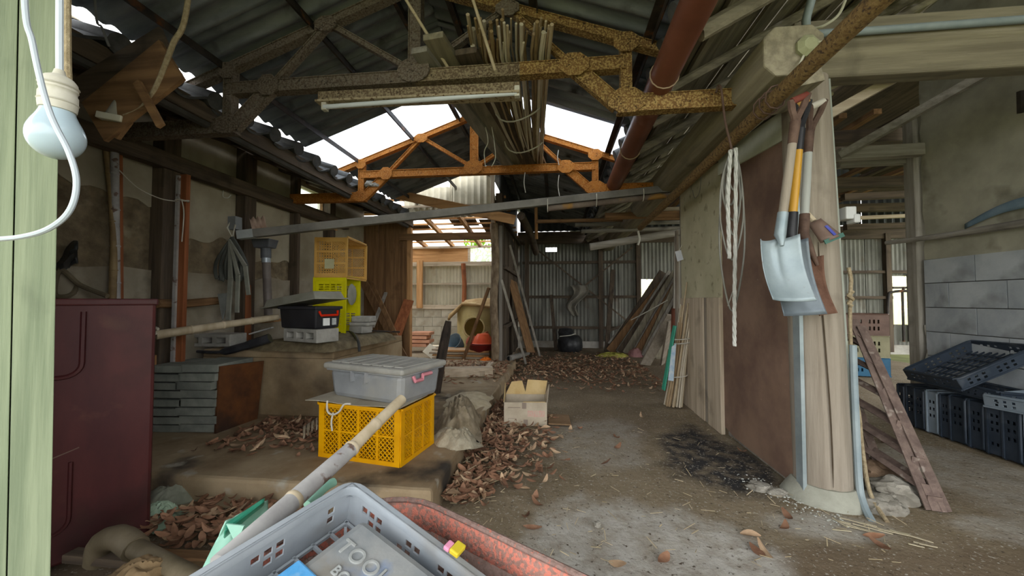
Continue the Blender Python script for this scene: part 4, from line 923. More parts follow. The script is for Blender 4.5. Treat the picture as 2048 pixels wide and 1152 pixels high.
tag(heap(M4((-.64, 2.42, PZ - .002), rad(30)), .26, .36, .09, 4.7, .4, 4, ridge=10).build('netting_heap', mat('pale_netting', (.30, .265, .20), (.42, .38, .30), sc=20, bump=.7), smooth=True), 'pale tangled netting at the slab edge in front of the cloth heap', 'netting')
tag(heap(M4((-.76, 3.35, PZ - .002), rad(5)), .40, .62, .06, 8.2, .3, 3).build('flat_sack', mat('sack_pale', (.42, .36, .26), (.52, .46, .35), sc=14, bump=.5), smooth=True), 'flattened pale sack on the slab behind the cloth heap', 'sack')

# ---- cardboard carton
q0, q1 = at(1008, 851, Z=0), at(1094, 852, Z=0); yk = math.atan2(q1.y - q0.y, q1.x - q0.x); W_ = (q1 - q0).length; D_, H_ = .27, .185
ct = thing('cardboard_carton', 'open cardboard carton with pink print on the earth floor', 'carton', M=M4(q0 + (q1 - q0) * .5 + V((-math.sin(yk), math.cos(yk), 0)) * D_ / 2, yk))
card = mat('cardboard', (.40, .345, .27), (.50, .44, .355), sc=7, bump=.1, var=0); cardp = mat('cardboard_inside', (.50, .37, .20), (.60, .47, .28), sc=7, bump=.1, var=0)
m = MB().plate((-W_ / 2, -D_ / 2, 0), (1, 0, 0), (0, 0, 1), .005, W_, H_).plate((-W_ / 2, D_ / 2, 0), (1, 0, 0), (0, 0, 1), .005, W_, H_).plate((-W_ / 2, -D_ / 2, 0), (0, 1, 0), (0, 0, 1), .005, D_, H_).plate((W_ / 2, -D_ / 2, 0), (0, 1, 0), (0, 0, 1), -.005, D_, H_).plate((-W_ / 2, -D_ / 2, .002), (1, 0, 0), (0, 1, 0), .005, W_, D_)
m.build('body', card, ct, local=True)
z = H_
MB().prism([V(p) for p in ((-W_ / 2, D_ / 2, z), (W_ / 2, D_ / 2, z), (W_ / 2 + .02, D_ / 2 + .03, z + .11), (0.02, D_ / 2 + .03, z + .12), (0, D_ / 2 + .0, z + .02), (-.03, D_ / 2 + .03, z + .11), (-W_ / 2 + .05, D_ / 2 + .03, z + .1))], (0, .005, 0)).build('rear_flap', cardp, ct, local=True)
MB().prism([V(p) for p in ((-W_ / 2, -D_ / 2, z), (-W_ / 2, D_ / 2, z), (-W_ / 2 - .0, D_ / 2 - .02, z + .10), (-W_ / 2 + .0, 0, z + .05))], (-.005, 0, 0)).build('side_flap', cardp, ct, local=True)
MB().prism([V(p) for p in ((W_ / 2, -D_ / 2, z), (W_ / 2, D_ / 2, z), (W_ / 2 + .03, D_ / 2 - .02, z + .09), (W_ / 2 + .01, -.05, z + .03))], (.005, 0, 0)).build('side_flap', card, ct, local=True)
MB().prism([V(p) for p in ((-.02, -D_ / 2, z), (W_ / 2 - .01, -D_ / 2, z), (W_ / 2 - .03, -.01, z - .03), (.0, -.01, z - .03))], (0, 0, .004)).build('front_flap', cardp, ct, local=True)
tp = mat('brown_tape', (.21, .17, .14), (.26, .215, .18), rough=.5, bump=0)
yo = -D_ / 2 - .0055
for x, z0, h in ((-.01, H_ - .05, .048), (.002, .005, .045)): MB().box((x - .0, yo, z0 + h / 2), (.034, .001, h)).build('tape_strip', tp, ct, local=True)
pinkp = mat('pink_print', (.58, .36, .32), (.52, .42, .35), sc=70, bump=0, var=0)
MB().box((.085, yo, H_ * .52), (.135, .001, .048)).build('pink_panel_print', pinkp, ct, local=True)
prl = mat('print_letters', (.47, .43, .35), (.50, .45, .37), bump=0, var=0)
for k in range(7):                                        # unreadable worn characters on the pink panel
    m = MB(); x = .03 + k * .0185
    m.box((x, yo - .0006, H_ * .52), (.011, .0006, .003)).box((x, yo - .0006, H_ * .52 + .010), (.009, .0006, .003)).box((x - .003, yo - .0006, H_ * .52), (.003, .0006, .026))
    m.build('print_mark', prl, ct, local=True)
MB().box((-.09, yo, H_ * .78), (.10, .001, .005)).build('print_line', tp, ct, local=True)
m = MB()
for a in ((-.105, .002, .056), (-.105, .058, .056)): m.box((a[0] , yo, a[1] + .001), (.064, .001, .002))
for x in (-.137, -.073): m.box((x, yo, .03), (.002, .001, .056))
m.build('print_frame', tp, ct, local=True)
bar('flat_cardboard', 'flattened brown cardboard lying beside the open carton', 'cardboard', at(1096, 838, Z=.012), at(1140, 840, Z=.008), .26, .012, mat('wet_cardboard', (.22, .15, .095), (.30, .21, .14), sc=7))

# ---- charred upright timber near the doorway
rod('charred_stump', 'charred broken timber standing upright beside the storage box', 'timber', [at(870, 800, Y=3.6), at(880, 730, Y=3.62), at(893, 665, Y=3.64), at(897, 642, Y=3.65)], [.045, .05, .045, .03], mat('charred', (.018, .014, .012), (.06, .045, .035), sc=22, st=(1, 1, .3), bump=1.0), 7)
# leaning boards against the plank partition
for k, (a, b, w, tone, lab) in enumerate((((822, 745), (725, 560), .12, 'brown', 'long brown board leaning to the left on the plank partition'), ((800, 690), (742, 565), .07, 'brown', 'narrow board leaning beside the long brown board'), ((745, 655), (772, 585), .05, 'grey', 'thin grey batten leaning right on the plank partition'), ((785, 690), (818, 600), .15, 'red', 'short reddish board crossing the leaning boards'))):
    bar('leaning_board', lab, 'board', at(*a, Y=5.0 + .06 * k), at(*b, Y=5.5), w, .02, wood(tone, 'z'), up=(0, -1, 0), group='boards leaning on the plank partition')
bar('jamb_board', 'upright brown board at the left edge of the lit doorway', 'board', V((at(812, 650, Y=5.5).x, 5.55, .11)), at(812, 600, Y=5.55), .09, .02, wood('brown', 'z'), up=(0, -1, 0))
# ================================================================ right side
# ---- rusty pipe along the dividing wall, gutter pipe, conduits
rustp = mat('rusty_pipe', (.31, .225, .12), (.17, .11, .062), sc=95, rough=.85, bump=.6, spots=[((.08, .055, .04), 70, .54, .64)], var=0)
PX = 1.02
rod('rusty_rail_pipe', 'long rusty pipe slung along the dividing wall where the shovels hang', 'pipe', [(PX, 1.05, 1.955), (PX, 2.4, 1.925), (PX, 4.75, 1.87)], .036, rustp, 14)
gut = thing('gutter_pipe', 'red-brown plastic drainpipe hung under the right eave', 'drainpipe', (.58, 2.5, 2.2))
gm_ = mat('red_brown_pvc', (.13, .056, .040), (.18, .08, .058), sc=4, rough=.45, bump=.03, spots=[((.33, .20, .15), 3, .60, .78)], var=0)
MB().tube([(.585, 1.0, 2.245), (.585, 2.7, 2.185), (.585, 4.25, 2.13)], .072, 20).build('pipe', gm_, gut, smooth=True)
for y in (2.1, 3.05, 4.1): MB().tube([V((.585 + .076 * math.cos(a), y, 2.245 - (y - 1) * .0355 + .076 * math.sin(a))) for a in [k * .4189 for k in range(15)]], .0035, 5, closed=True).build('tie_wire', mat('rust_wire', (.32, .24, .17), (.42, .33, .25)), gut, smooth=True)
pvcg = mat('pvc_grey', (.22, .26, .27), (.30, .34, .35), rough=.5, bump=.05)
cd = thing('wall_conduit', 'grey bent conduit running over the cross beam to the junction box', 'conduit', at(1620, 80, Y=1.95))
MB().tube(cat_rom([at(1640, -120, Y=1.9), at(1627, -20, Y=1.92), at(1612, 45, Y=1.95), at(1624, 66, Y=1.98), at(1660, 66, Y=2.0), at(1760, 60, Y=2.02), at(2100, 35, Y=2.02)], 7), .018, 10).build('pipe', pvcg, cd, smooth=True)
jb = thing('junction_box', 'mossy eight-sided junction box at the end of the log beam', 'junction box', at(1616, 92, Y=1.84))
c = at(1616, 92, Y=1.84); mossy = mat('mossy_plastic', (.26, .265, .17), (.35, .355, .24), sc=9, bump=.2)
m = MB(); ring = lambda s, y: [c + V((.05 * s * math.cos(a) - .0, y, .052 * s * math.sin(a))) for a in [math.pi / 8 + k * math.pi / 4 for k in range(8)]]
m.prism(ring(1, .03), (0, -.035, 0)); r0, r1 = ring(1, -.005), ring(.55, -.022)
for k in range(8): m.add([r0[k], r0[(k + 1) % 8], r1[(k + 1) % 8], r1[k]], [(0, 1, 2, 3)])
m.add(r1, [tuple(range(8))]); m.build('box', mossy, jb)
for k, (a, b, d) in enumerate((((1607, 112), (1598, 130), (1592, 140)), ((1616, 114), (1622, 128), (1630, 126)), ((1632, 85), (1648, 84), (1655, 96)))):
    MB().tube(cat_rom([at(*a, Y=1.835), at(*b, Y=1.82), at(*d, Y=1.84)], 5), .005, 6).build('cable_stub', mat('pale_cable', (.42, .41, .33), (.5, .49, .41)), jb, smooth=True)
rod('pale_conduit', 'pale conduit running back from the junction box under the log beam', 'conduit', [at(1600, 135, Y=1.88), at(1545, 185, Y=2.12), at(1518, 208, Y=2.4)], .013, mat('pale_conduit', (.36, .39, .36), (.44, .47, .43)), 8)
rod('thin_beam_cable', 'thin pale cable curving over the cross beam beside the conduit', 'cable', cat_rom([at(1625, 57, Y=1.93), at(1650, 50, Y=1.9), at(1680, 25, Y=1.88), at(1700, -30, Y=1.86)], 6), .006, MATS['pale_cable'], 6)
# down conduit and rope on the right of the log post
rod('post_conduit', 'pale blue conduit running down the right side of the log post', 'conduit', cat_rom([at(1706, 690, Y=2.12), at(1710, 800, Y=2.11), at(1718, 960, Y=2.08), at(1728, 1010, Y=2.03), at(1745, 1045, Y=1.95)], 6), .016, mat('blue_grey_pvc', (.22, .265, .285), (.29, .335, .35), rough=.5), 9)
rod('brown_rope', 'knotted brown rope hanging down behind the log post', 'rope', cat_rom([at(1697, 535, Y=2.2), at(1702, 560, Y=2.2), at(1701, 580, Y=2.2), at(1700, 650, Y=2.2), at(1706, 760, Y=2.19), at(1718, 830, Y=2.17), at(1725, 900, Y=2.15), at(1740, 985, Y=2.08), at(1775, 1045, Y=1.95)], 6), .009, rope_t)
tag(MB().tube([at(1701 + 5 * math.cos(k * .9), 583 + k * 2.2, Y=2.19 + .01 * math.sin(k * .9)) for k in range(14)], .008, 6).build('rope_knot', rope_t, smooth=True), 'knot wound round the brown rope behind the log post', 'rope')
ot = thing('wall_outlet', 'white outlet box on the right edge of the log post', 'outlet', at(1692, 428, Y=2.15))
c = at(1693, 428, Y=2.15); wpl = mat('white_plastic', (.52, .53, .52), (.6, .61, .6), rough=.4, bump=.03)
MB().box(c, (.05, .07, .065)).build('housing', wpl, ot, bevel=.006); MB().box(c + V((.024, -.01, -.03)), (.03, .06, .045)).build('plug', wpl, ot, bevel=.006)

# ---- shovels
steelb = mat('zinc_blade', (.25, .30, .325), (.34, .39, .415), sc=6, rough=.5, metal=.35, bump=.1, spots=[((.24, .23, .22), 24, .66, .74)], var=0)
rustb = mat('rusty_blade', (.105, .06, .045), (.17, .10, .075), sc=14, rough=.8, bump=.5, spots=[((.45, .44, .42), 9, .62, .66)], var=0)
darkb = mat('dark_blade', (.11, .13, .15), (.17, .195, .215), sc=8, rough=.45, metal=.3, bump=.1, var=0)
forkm = mat('brown_iron', (.085, .055, .045), (.14, .095, .075), sc=20, rough=.75, bump=.3)
def shovel(label, grip_l, grip_r, fork, shaft_end, corners, Yt, Yb, m_sh, m_bl, m_grip, fm=forkm):
    """grip ends, fork joint, end of the shaft, and the blade corners TL TR BR BL in pixels; Yt/Yb the depth at top and bottom"""
    t = thing('shovel', label, 'shovel', at(*corners[2], Y=Yb))
    gl, gr, fk, se = at(*grip_l, Y=Yt), at(*grip_r, Y=Yt), at(*fork, Y=Yt), at(*shaft_end, Y=Yt)
    MB().tube([gl, gr], .016, 10).build('grip', m_grip, t, smooth=True)
    dn = (se - fk).normalized()
    fo = MB()
    for g in (gl, gr):
        fo.tube(cat_rom([g + (g - (gl + gr) / 2) * .12 + V((0, 0, .004)), lerp(g, fk, .35) + (g - (gl + gr) / 2) * .15, lerp(g, fk, .8), fk + dn * .03], 6), [.015] * 7 + [.014] * 6 + [.016] * 6, 8)
    fo.tube([fk - dn * .01, fk + dn * .09], [.021, .0185], 10)
    fo.build('fork', fm, t, smooth=True)
    MB().tube([fk + dn * .07, lerp(fk, se, .5), se], [.0175, .0185, .0175], 12).build('shaft', m_sh, t, smooth=True)
    TL, TR, BR, BL = [V(p) for p in (at(*corners[0], Y=Yt - .01), at(*corners[1], Y=Yt + .02), at(*corners[2], Y=Yb + .03), at(*corners[3], Y=Yb))]
    nrm = (TR - TL).cross(BL - TL).normalized()
    if nrm.y > 0: nrm = -nrm                             # towards the viewer
    def bl(u, v):
        p = lerp(lerp(TL, TR, u), lerp(BL, BR, u), v); side = abs(2 * u - 1)
        return p - nrm * (.022 * (1 - side ** 3)) + nrm * .018 * (1 - v) * side ** 4 - nrm * .02 * math.sin(v * math.pi) + nrm * .012 * math.exp(-((u - .5) / .07) ** 2) * max(0, 1 - v * 1.35)
    MB().grid(bl, 26, 16).build('blade', m_bl, t, smooth=True, solid=.003)
    mid = lerp(TL, TR, .5); soc = lerp(se, mid, 1) - nrm * -.012
    MB().tube([se - dn * .10, se - dn * .0, soc - nrm * -.0 + (BL - TL) * .16], [.021, .023, .008], 10).build('socket', m_bl if m_bl is steelb else fm, t, smooth=True)
    return t
shovel('zinc square shovel with grey wooden shaft, front one on the log post', (1584, 203), (1614, 190), (1590, 248), (1560, 470), ((1516, 481), (1594, 471), (1634, 601), (1546, 599)), 1.80, 1.72, wood('post', 'z'), steelb, mat('red_grip', (.17, .06, .05), (.22, .09, .075)))
shovel('shovel with a varnished yellow shaft hung behind the zinc shovel', (1590, 208), (1616, 203), (1600, 262), (1582, 468), ((1548, 485), (1610, 478), (1655, 628), (1568, 632)), 1.88, 1.82, mat('varnished_wood', (.50, .29, .09), (.60, .37, .13), sc=12, st=(1, 1, .1), rough=.35, bump=.05), darkb, mat('yellow_grip', (.42, .26, .1), (.5, .32, .14)), bx_m)
shovel('rusty shovel with pale grey shaft, nearest to the log post', (1622, 214), (1648, 203), (1618, 268), (1607, 470), ((1610, 515), (1640, 512), (1676, 626), (1640, 632)), 1.95, 1.92, mat('pale_grey_shaft', (.33, .34, .32), (.42, .43, .41), sc=12, st=(1, 1, .1)), rustb, mat('white_grip', (.5, .47, .42), (.57, .54, .49)))
# small scoop on the post
sc_ = thing('hand_scoop', 'small brown hand scoop with blue tape stuck behind the shovel shafts', 'scoop', at(1650, 480, Y=2.02))
a, b = at(1628, 442, Y=2.03), at(1662, 478, Y=1.98); d = (b - a).normalized(); s_ = V((0, -1, 0)).cross(d)
m = MB(); m.grid(lambda u, v: lerp(a, b, v) + s_ * (u - .5) * (.07 + .04 * v) + V((0, -.03 * (1 - (2 * u - 1) ** 2), 0)), 10, 5)
m.build('pan', mat('brown_tin', (.17, .12, .10), (.23, .17, .14), rough=.5), sc_, smooth=True, solid=.003)
MB().beam(lerp(a, b, .45) + V((0, -.03, .01)), lerp(a, b, .98) + V((.0, -.03, .012)), .012, .004, up=(0, -1, 0)).build('blue_tape', mat('blue_tape', (.10, .11, .35), (.16, .17, .42)), sc_)
MB().tube([a, a - d * .05], .012, 8).build('handle', bam, sc_, smooth=True)
MB().beam(b + s_ * -.05 + V((0, -.02, 0)), b + s_ * .05 + V((0, -.02, 0)), .02, .006, up=(0, -1, 0)).build('green_edge', mat('green_edge', (.07, .14, .12), (.1, .18, .15)), sc_)
# hook with wire coils and white rope on the truss arm
YH = 2.13
rod('rusty_hook', 'rusty iron hook over the truss arm holding wire and rope', 'hook', cat_rom([at(1432, 186, Y=2.17), at(1437, 171, Y=2.16), at(1443, 182, Y=YH), at(1450, 240, Y=YH), at(1462, 292, Y=YH), at(1466, 312, Y=YH)], 6), .006, forkm)
wc = thing('wire_coil', 'loose coil of grey wire hanging from the rusty hook', 'wire coil', at(1465, 620, Y=YH))
wire = mat('coil_wire', (.17, .165, .145), (.25, .245, .22), rough=.6, bump=0); tp_ = at(1464, 300, Y=YH)
for k, (l, r, bt) in enumerate(((1440, 1488, 622), (1446, 1483, 440), (1452, 1480, 470), (1449, 1474, 410), (1441, 1486, 520), (1456, 1478, 380))):
    y = YH - .012 * (k % 3)
    MB().tube(cat_rom([tp_ + V((0, y - YH, 0)), at(l + 4, 300 + (bt - 300) * .25, Y=y), at(l, 300 + (bt - 300) * .65, Y=y), at((l + r) / 2, bt, Y=y), at(r, 300 + (bt - 300) * .65, Y=y), at(r - 4, 300 + (bt - 300) * .25, Y=y), tp_ + V((0, y - YH, 0))], 7), .0046, 6).build('wire_loop', wire, wc, smooth=True)
MB().tube(cat_rom([at(1474, 560, Y=YH), at(1465, 585, Y=YH), at(1456, 612, Y=YH)], 5), .003, 6).build('wire_end', wire, wc, smooth=True)
wrp = mat('white_rope', (.46, .46, .43), (.56, .56, .53), sc=40, bump=.5)
def twisted(name, label, pts, r, n=14):
    t = thing(name, label, 'rope', V(pts[-1])); ps = cat_rom(pts, n)
    for ph in (0, 2.094, 4.189):
        q = []
        for i, p in enumerate(ps):
            a = i * .85 + ph; q.append(p + V((math.cos(a) * r * .5, math.sin(a) * r * .5, 0)))
        MB().tube(q, r * .58, 6).build('strand', wrp, t, smooth=True)
    return t
twisted('white_rope', 'short twisted white rope on the rusty hook', [at(1461, 300, Y=YH - .03), at(1456, 400, Y=YH - .03), at(1459, 517, Y=YH - .03)], .0100)
twisted('white_rope', 'long twisted white rope hanging from the rusty hook to knee height', [at(1472, 296, Y=YH - .035), at(1471, 450, Y=YH - .035), at(1469, 600, Y=YH - .035), at(1469, 692, Y=YH - .035)], .0095)
rod('wire_hook', 'thin bent wire hanging on the plaster below the rusty pipe', 'wire', cat_rom([at(1402, 330, X=1.2), at(1400, 380, X=1.2), at(1390, 396, X=1.2), at(1385, 380, X=1.2)], 5), .003, wire, 5)
rod('tie_wires', 'wire wound round the rusty pipe where the shovels hang', 'wire', [V((PX + .05 * math.cos(k * .7), 1.85 + .006 * k, 1.94 + .05 * math.sin(k * .7))) for k in range(30)], .004, forkm, 5)

# ---- bamboo stick bundle against the end of the divider
bb = thing('stick_bundle', 'bundle of thin bamboo sticks tied with white string against the divider', 'stick bundle', at(1345, 815, Z=0))
b0, b1 = at(1347, 812, Z=0), at(1376, 606, Y=3.78)
stick_c = [mat('stick_tan', (.38, .31, .22), (.5, .42, .31)), mat('stick_pale', (.46, .41, .33), (.58, .53, .44)), mat('stick_brown', (.27, .2, .13), (.36, .28, .19))]
for k in range(26):
    a = rnd.uniform(0, 6.28); r = .085 * math.sqrt(rnd.random()); w = V((math.cos(a) * r, math.sin(a) * r, 0)); s = rnd.uniform(.8, 1.0) if k else 1.2
    p1 = lerp(b0, b1, s)
    MB().tube([b0 + w + V((0, 0, .005)), lerp(b0, p1, .5) + w * .7, p1 + w * .8], [.0095, .0085, .0065], 6).build('stick', stick_c[k % 3], bb, smooth=True)
for k in range(3):
    w = V((-.09, -.03 + .03 * k, 0)); MB().tube([b0 + w + V((.0, 0, .15)), lerp(b0, b1, .78) + w], .009, 6).build('green_stick', mat('green_coated', (.05, .25, .17), (.09, .32, .23), rough=.45), bb, smooth=True)
for s in (.30, .62, .66):
    p = lerp(b0, b1, s); MB().tube([p + V((.088 * math.cos(a), .088 * math.sin(a), .012 * math.cos(a))) for a in [i * .4 for i in range(16)]], .006, 5, closed=True).build('string_tie', MATS['dirty_white_cord'], bb, smooth=True)
MB().prism([lerp(b0, b1, .26) + V((-.10, -.06, 0)), lerp(b0, b1, .26) + V((-.06, -.09, 0)), lerp(b0, b1, .62) + V((-.08, -.08, 0)), lerp(b0, b1, .58) + V((-.105, -.05, 0))], (.0, .006, 0)).build('blue_bag_strip', mat('blue_print_bag', (.35, .47, .60), (.58, .64, .66), sc=22, bump=.1), bb)
tg = thing('paper_tag', 'small white paper tag hanging beside the divider end', 'tag', at(1358, 512, Y=3.9))
MB().prism([at(1350, 503, Y=3.9), at(1362, 500, Y=3.9), at(1367, 519, Y=3.9), at(1355, 523, Y=3.9)], (0, .004, 0)).build('card', mat('white_card', (.55, .57, .62), (.62, .64, .68), bump=0), tg)
MB().tube([at(1358, 502, Y=3.9), at(1365, 488, Y=3.92)], .003, 5).build('string', MATS['dirty_white_cord'], tg)
rod('brown_pipe', 'short reddish-brown pipe standing behind the stick bundle', 'pipe', [at(1349, 760, Y=4.6), at(1353, 617, Y=4.6)], .055, gm_, 14)

# ---- leaning timber pile in the far right corner of the passage
tn = [wood('grey', 'z'), wood('dark', 'z'), wood('brown', 'z'), wood('soffit', 'z')]
P0, P1 = V((1.05, 7.6, .01)), V((2.15, 7.3, 1.4))
for k in range(16):
    s = k / 15; f = V((1.0 + s * .75 + .05 * math.sin(k * 2.4), 7.75 - s * .9, .01)); tpt = V((2.02 + s * .25, 7.55 - s * 1.0, 1.42 + .10 * math.sin(k * 1.9)))
    bar('leaning_timber', 'weathered grey timber in the pile leaning beside the far window', 'timber', f, tpt, .15 + .05 * math.sin(k * 1.3), .03, tn[k % 4], up=(.2, -.9, .3), group='timbers leaning beside the far window')
rod('pile_twine', 'twine strung round the pile of leaning timbers', 'twine', cat_rom([at(1262, 640, Y=6.9), at(1300, 620, Y=6.7), at(1335, 600, Y=6.5)], 6), .008, MATS['dirty_white_cord'], 5)
bar('pale_plank', 'broad pale plank leaning out from the timber pile', 'plank', at(1290, 729, Z=.01), at(1345, 630, Y=5.6), .17, .03, wood('post', 'z'), up=(.3, -1, .3))
bar('pale_plank', 'narrow pale plank standing between the broad plank and brown pipe', 'plank', at(1325, 728, Z=.01), at(1340, 640, Y=5.5), .09, .03, wood('post', 'z'), up=(.3, -1, .3))
bar('tall_board', 'tall grey board standing upright at the divider end', 'board', V((1.55, 5.2, .01)), V((1.62, 5.25, 1.85)), .12, .03, wood('grey', 'z'), up=(0, -1, 0))
# sacks and other stuff on the passage floor
tag(heap(M4((at(1225, 712, Z=0).x, at(1225, 712, Z=0).y, -.005)), .62, .3, .09, 2.2).build('yellow_sack', mat('mossy_sack', (.24, .23, .07), (.34, .32, .11), sc=12, bump=.5), smooth=True), 'flat mossy yellow sack on the passage floor', 'sack')
tag(heap(M4((at(1278, 716, Z=0).x, at(1278, 716, Z=0).y + .25, -.005)), .3, .3, .19, 6.1).build('pink_bag', mat('dusty_pink', (.26, .15, .15), (.35, .21, .2), sc=12, bump=.5), smooth=True), 'dusty pink bag beside the broad pale plank', 'bag')
mt_ = thing('covered_motor', 'black bagged machine against the far corrugated wall', 'machine', (at(1140, 690, Y=7.7).x, 7.7, 0))
c = V((at(1140, 690, Y=7.7).x, 7.7, 0))
blk_bag = mat('black_bag', (.012, .013, .014), (.035, .036, .038), rough=.35, bump=.4, sc=9)
MB().lathe([(.22, .0), (.25, .08), (.24, .22), (.18, .30), (.0, .33)], 16, c).build('body', blk_bag, mt_, smooth=True); MB().lathe([(.14, 0), (.16, .08), (.12, .15), (0, .17)], 14, c + V((-.08, 0, .29))).build('hood', blk_bag, mt_, smooth=True)
MB().tube(cat_rom([c + V((-.2, -.2, .30)), c + V((0, -.25, .33)), c + V((.1, -.2, .36))], 5), .01, 5).build('cord', MATS['dirty_white_cord'], mt_, smooth=True)
tag(MB().grid(lambda u, v: at(1140 + 34 * u * (1 - .6 * v) + 8 * math.sin(v * 7), 570 + 62 * v, Y=8.1 + .05 * math.sin(u * 9 + v * 4)), 12, 10).build('hanging_rag', mat('grey_rag', (.16, .15, .13), (.25, .235, .2), bump=.4), smooth=True, solid=.006), 'grey rag hanging from the cross braces of the far wall', 'rag')
bar('leaning_stick', 'thin stick leaning on the far wall beside the bagged machine', 'stick', V((at(1112, 695, Y=7.9).x, 7.8, .0)), at(1102, 590, Y=8.2), .07, .03, wood('dark', 'z'), up=(0, -1, 0))
bar('far_prop', 'dark prop leaning against the middle of the far wall', 'prop', V((at(1213, 700, Y=7.7).x, 7.7, 0)), at(1226, 540, Y=8.18), .09, .05, wood('dark', 'z'), up=(0, -1, 0))
bar('low_diagonal', 'dark diagonal brace low on the far wall beside the timber pile', 'brace', at(1215, 662, Y=8.1), at(1265, 645, Y=8.1), .05, .05, wood('dark', 'x'))
# boards leaning on the left side of the passage
bar('leaning_hardboard', 'wide dark panel leaning on the passage side wall', 'panel', at(1062, 705, Y=6.6), at(1024, 560, Y=6.9), .42, .015, wood('brown', 'z'), up=(1, -.25, .2))
bar('leaning_strip', 'long narrow strip leaning in front of the wide dark panel', 'strip', at(1052, 728, Z=.01), at(1003, 560, Y=5.5), .035, .02, wood('grey', 'z'), up=(0, -1, 0))
bar('leaning_strip', 'long strip with its top against the rafter beyond the wide panel', 'strip', at(1080, 713, Z=.01), at(1020, 490, Y=6.2), .035, .02, wood('grey', 'z'), up=(0, -1, 0))
p = at(1018, 717, Z=.05); rod('clay_pipe', 'hollow grey pipe lying on the floor beside the bark post', 'pipe', [p, p + V((.25, .7, 0))], .05, mat('grey_pipe', (.2, .19, .17), (.28, .265, .24)), 14)
tag(MB().tube([p + V((-.001, -.002, 0)), p + V((.0, .004, 0))], .036, 12).build('bore_shade_disc', mat('bore_shade', (.01, .01, .01), (.015, .015, .015))), 'black disc for the shade in the bore of the grey pipe', 'pipe end')  # flat black disc on the solid end, painting the shade inside the pipe
rod('sloping_beam', 'round beam with a sawn end sloping down from the doorway head', 'beam', [at(1042, 432, Y=5.35), at(1062, 470, Y=6.3), at(1072, 505, Y=7.4)], .06, wood('dark', 'y'), 12)
bar('sawn_board', 'fresh sawn board slanting across above the lit doorway', 'board', at(790, 388, Y=5.3), at(1030, 440, Y=5.25), .03, .13, wood('warm', 'x'))
bar('second_board', 'orange-brown board slanting beneath the sawn board', 'board', at(735, 395, Y=4.9), at(790, 425, Y=5.3), .04, .08, wood('warm', 'x'))
# poles stored across the passage head
for k, (a, b, Y, r, lab) in enumerate((((1073, 443), (1365, 436), 5.6, .028, 'thin reddish pole laid across the passage head'), ((1210, 433), (1365, 428), 4.9, .045, 'thick hollow pole laid across the passage head'), ((1255, 421), (1365, 417), 5.0, .025, 'pale batten laid highest across the passage head'), ((1180, 494), (1365, 463), 4.7, .045, 'old grey pole hanging askew in the passage'), ((1150, 450), (1365, 444), 5.8, .03, 'dark pole laid behind the reddish pole'), ((1163, 463), (1365, 456), 5.7, .03, 'lowest straight pole across the passage head'))):
    rod('stored_pole', lab, 'pole', [at(*a, Y=Y), at(*b, Y=Y)], r, wood('brown' if k in (0, 1) else ('pale' if k == 2 else 'grey'), 'x'), 10)
rod('passage_upright', 'thin pale upright pole in the passage beside the sloping beam', 'pole', [at(1073, 478, Y=6.0), at(1072, 415, Y=6.0)], .025, wood('warm', 'z'), 8)
tag(MB().tube(cat_rom([at(1276, 462, Y=4.65), at(1279, 478, Y=4.65), at(1276, 490, Y=4.65)], 4), .012, 6).build('cloth_tie', MATS['dirty_white_cord'], smooth=True), 'white cloth tie hanging from the askew grey pole', 'tie')

# ================================================================ right bay
rustl = mat('rusty_angle', (.115, .085, .075), (.19, .145, .125), sc=22, rough=.8, bump=.5, spots=[((.29, .25, .22), 20, .62, .7)])
la = thing('lattice_post', 'rusty steel lattice frame leaning against the log post', 'lattice frame', at(1878, 1022, Z=0))
def ang(m, p0, p1, w=.045, t=.006, up=(0, -1, 0)):
    p0, p1 = V(p0), V(p1); d = (p1 - p0).normalized(); s = d.cross(V(up)).normalized(); u = s.cross(d)
    m.beam(p0, p1, w, t, up=u); m.beam(p0 + s * w / 2 - u * w / 2, p1 + s * w / 2 - u * w / 2, t, w, up=u); return m
A0, A1 = at(1862, 1020, Z=.005), at(1706, 640, Y=2.45); B0, B1 = at(1893, 1024, Z=.005), at(1722, 652, Y=2.42)
off = V((-.06, .26, 0)); C0, C1 = A0 + off, A1 + V((-.05, .18, 0)); D0, D1 = B0 + off, B1 + V((-.05, .18, 0))
for a, b in ((A0, A1), (B0, B1), (C0, C1), (D0, D1)): ang(MB(), a, b).build('corner_angle', rustl, la)
for s in (.04, .22, .40, .58, .78, .94):
    MB().beam(lerp(A0, A1, s), lerp(B0, B1, s), .05, .008, up=(0, -1, 0)).build('batten_plate', rustl, la)
for k in range(6):
    s = .1 + k * .15; ang(MB(), lerp(A0, A1, s), lerp(C0, C1, s + .1), .028, .005).build('lacing_bar', rustl, la); ang(MB(), lerp(B0, B1, s), lerp(D0, D1, s + .1), .028, .005).build('lacing_bar', rustl, la)
MB().prism([A0, B0, lerp(B0, B1, .12), lerp(A0, A1, .12)], (0, -.006, 0)).build('foot_plate', rustl, la)
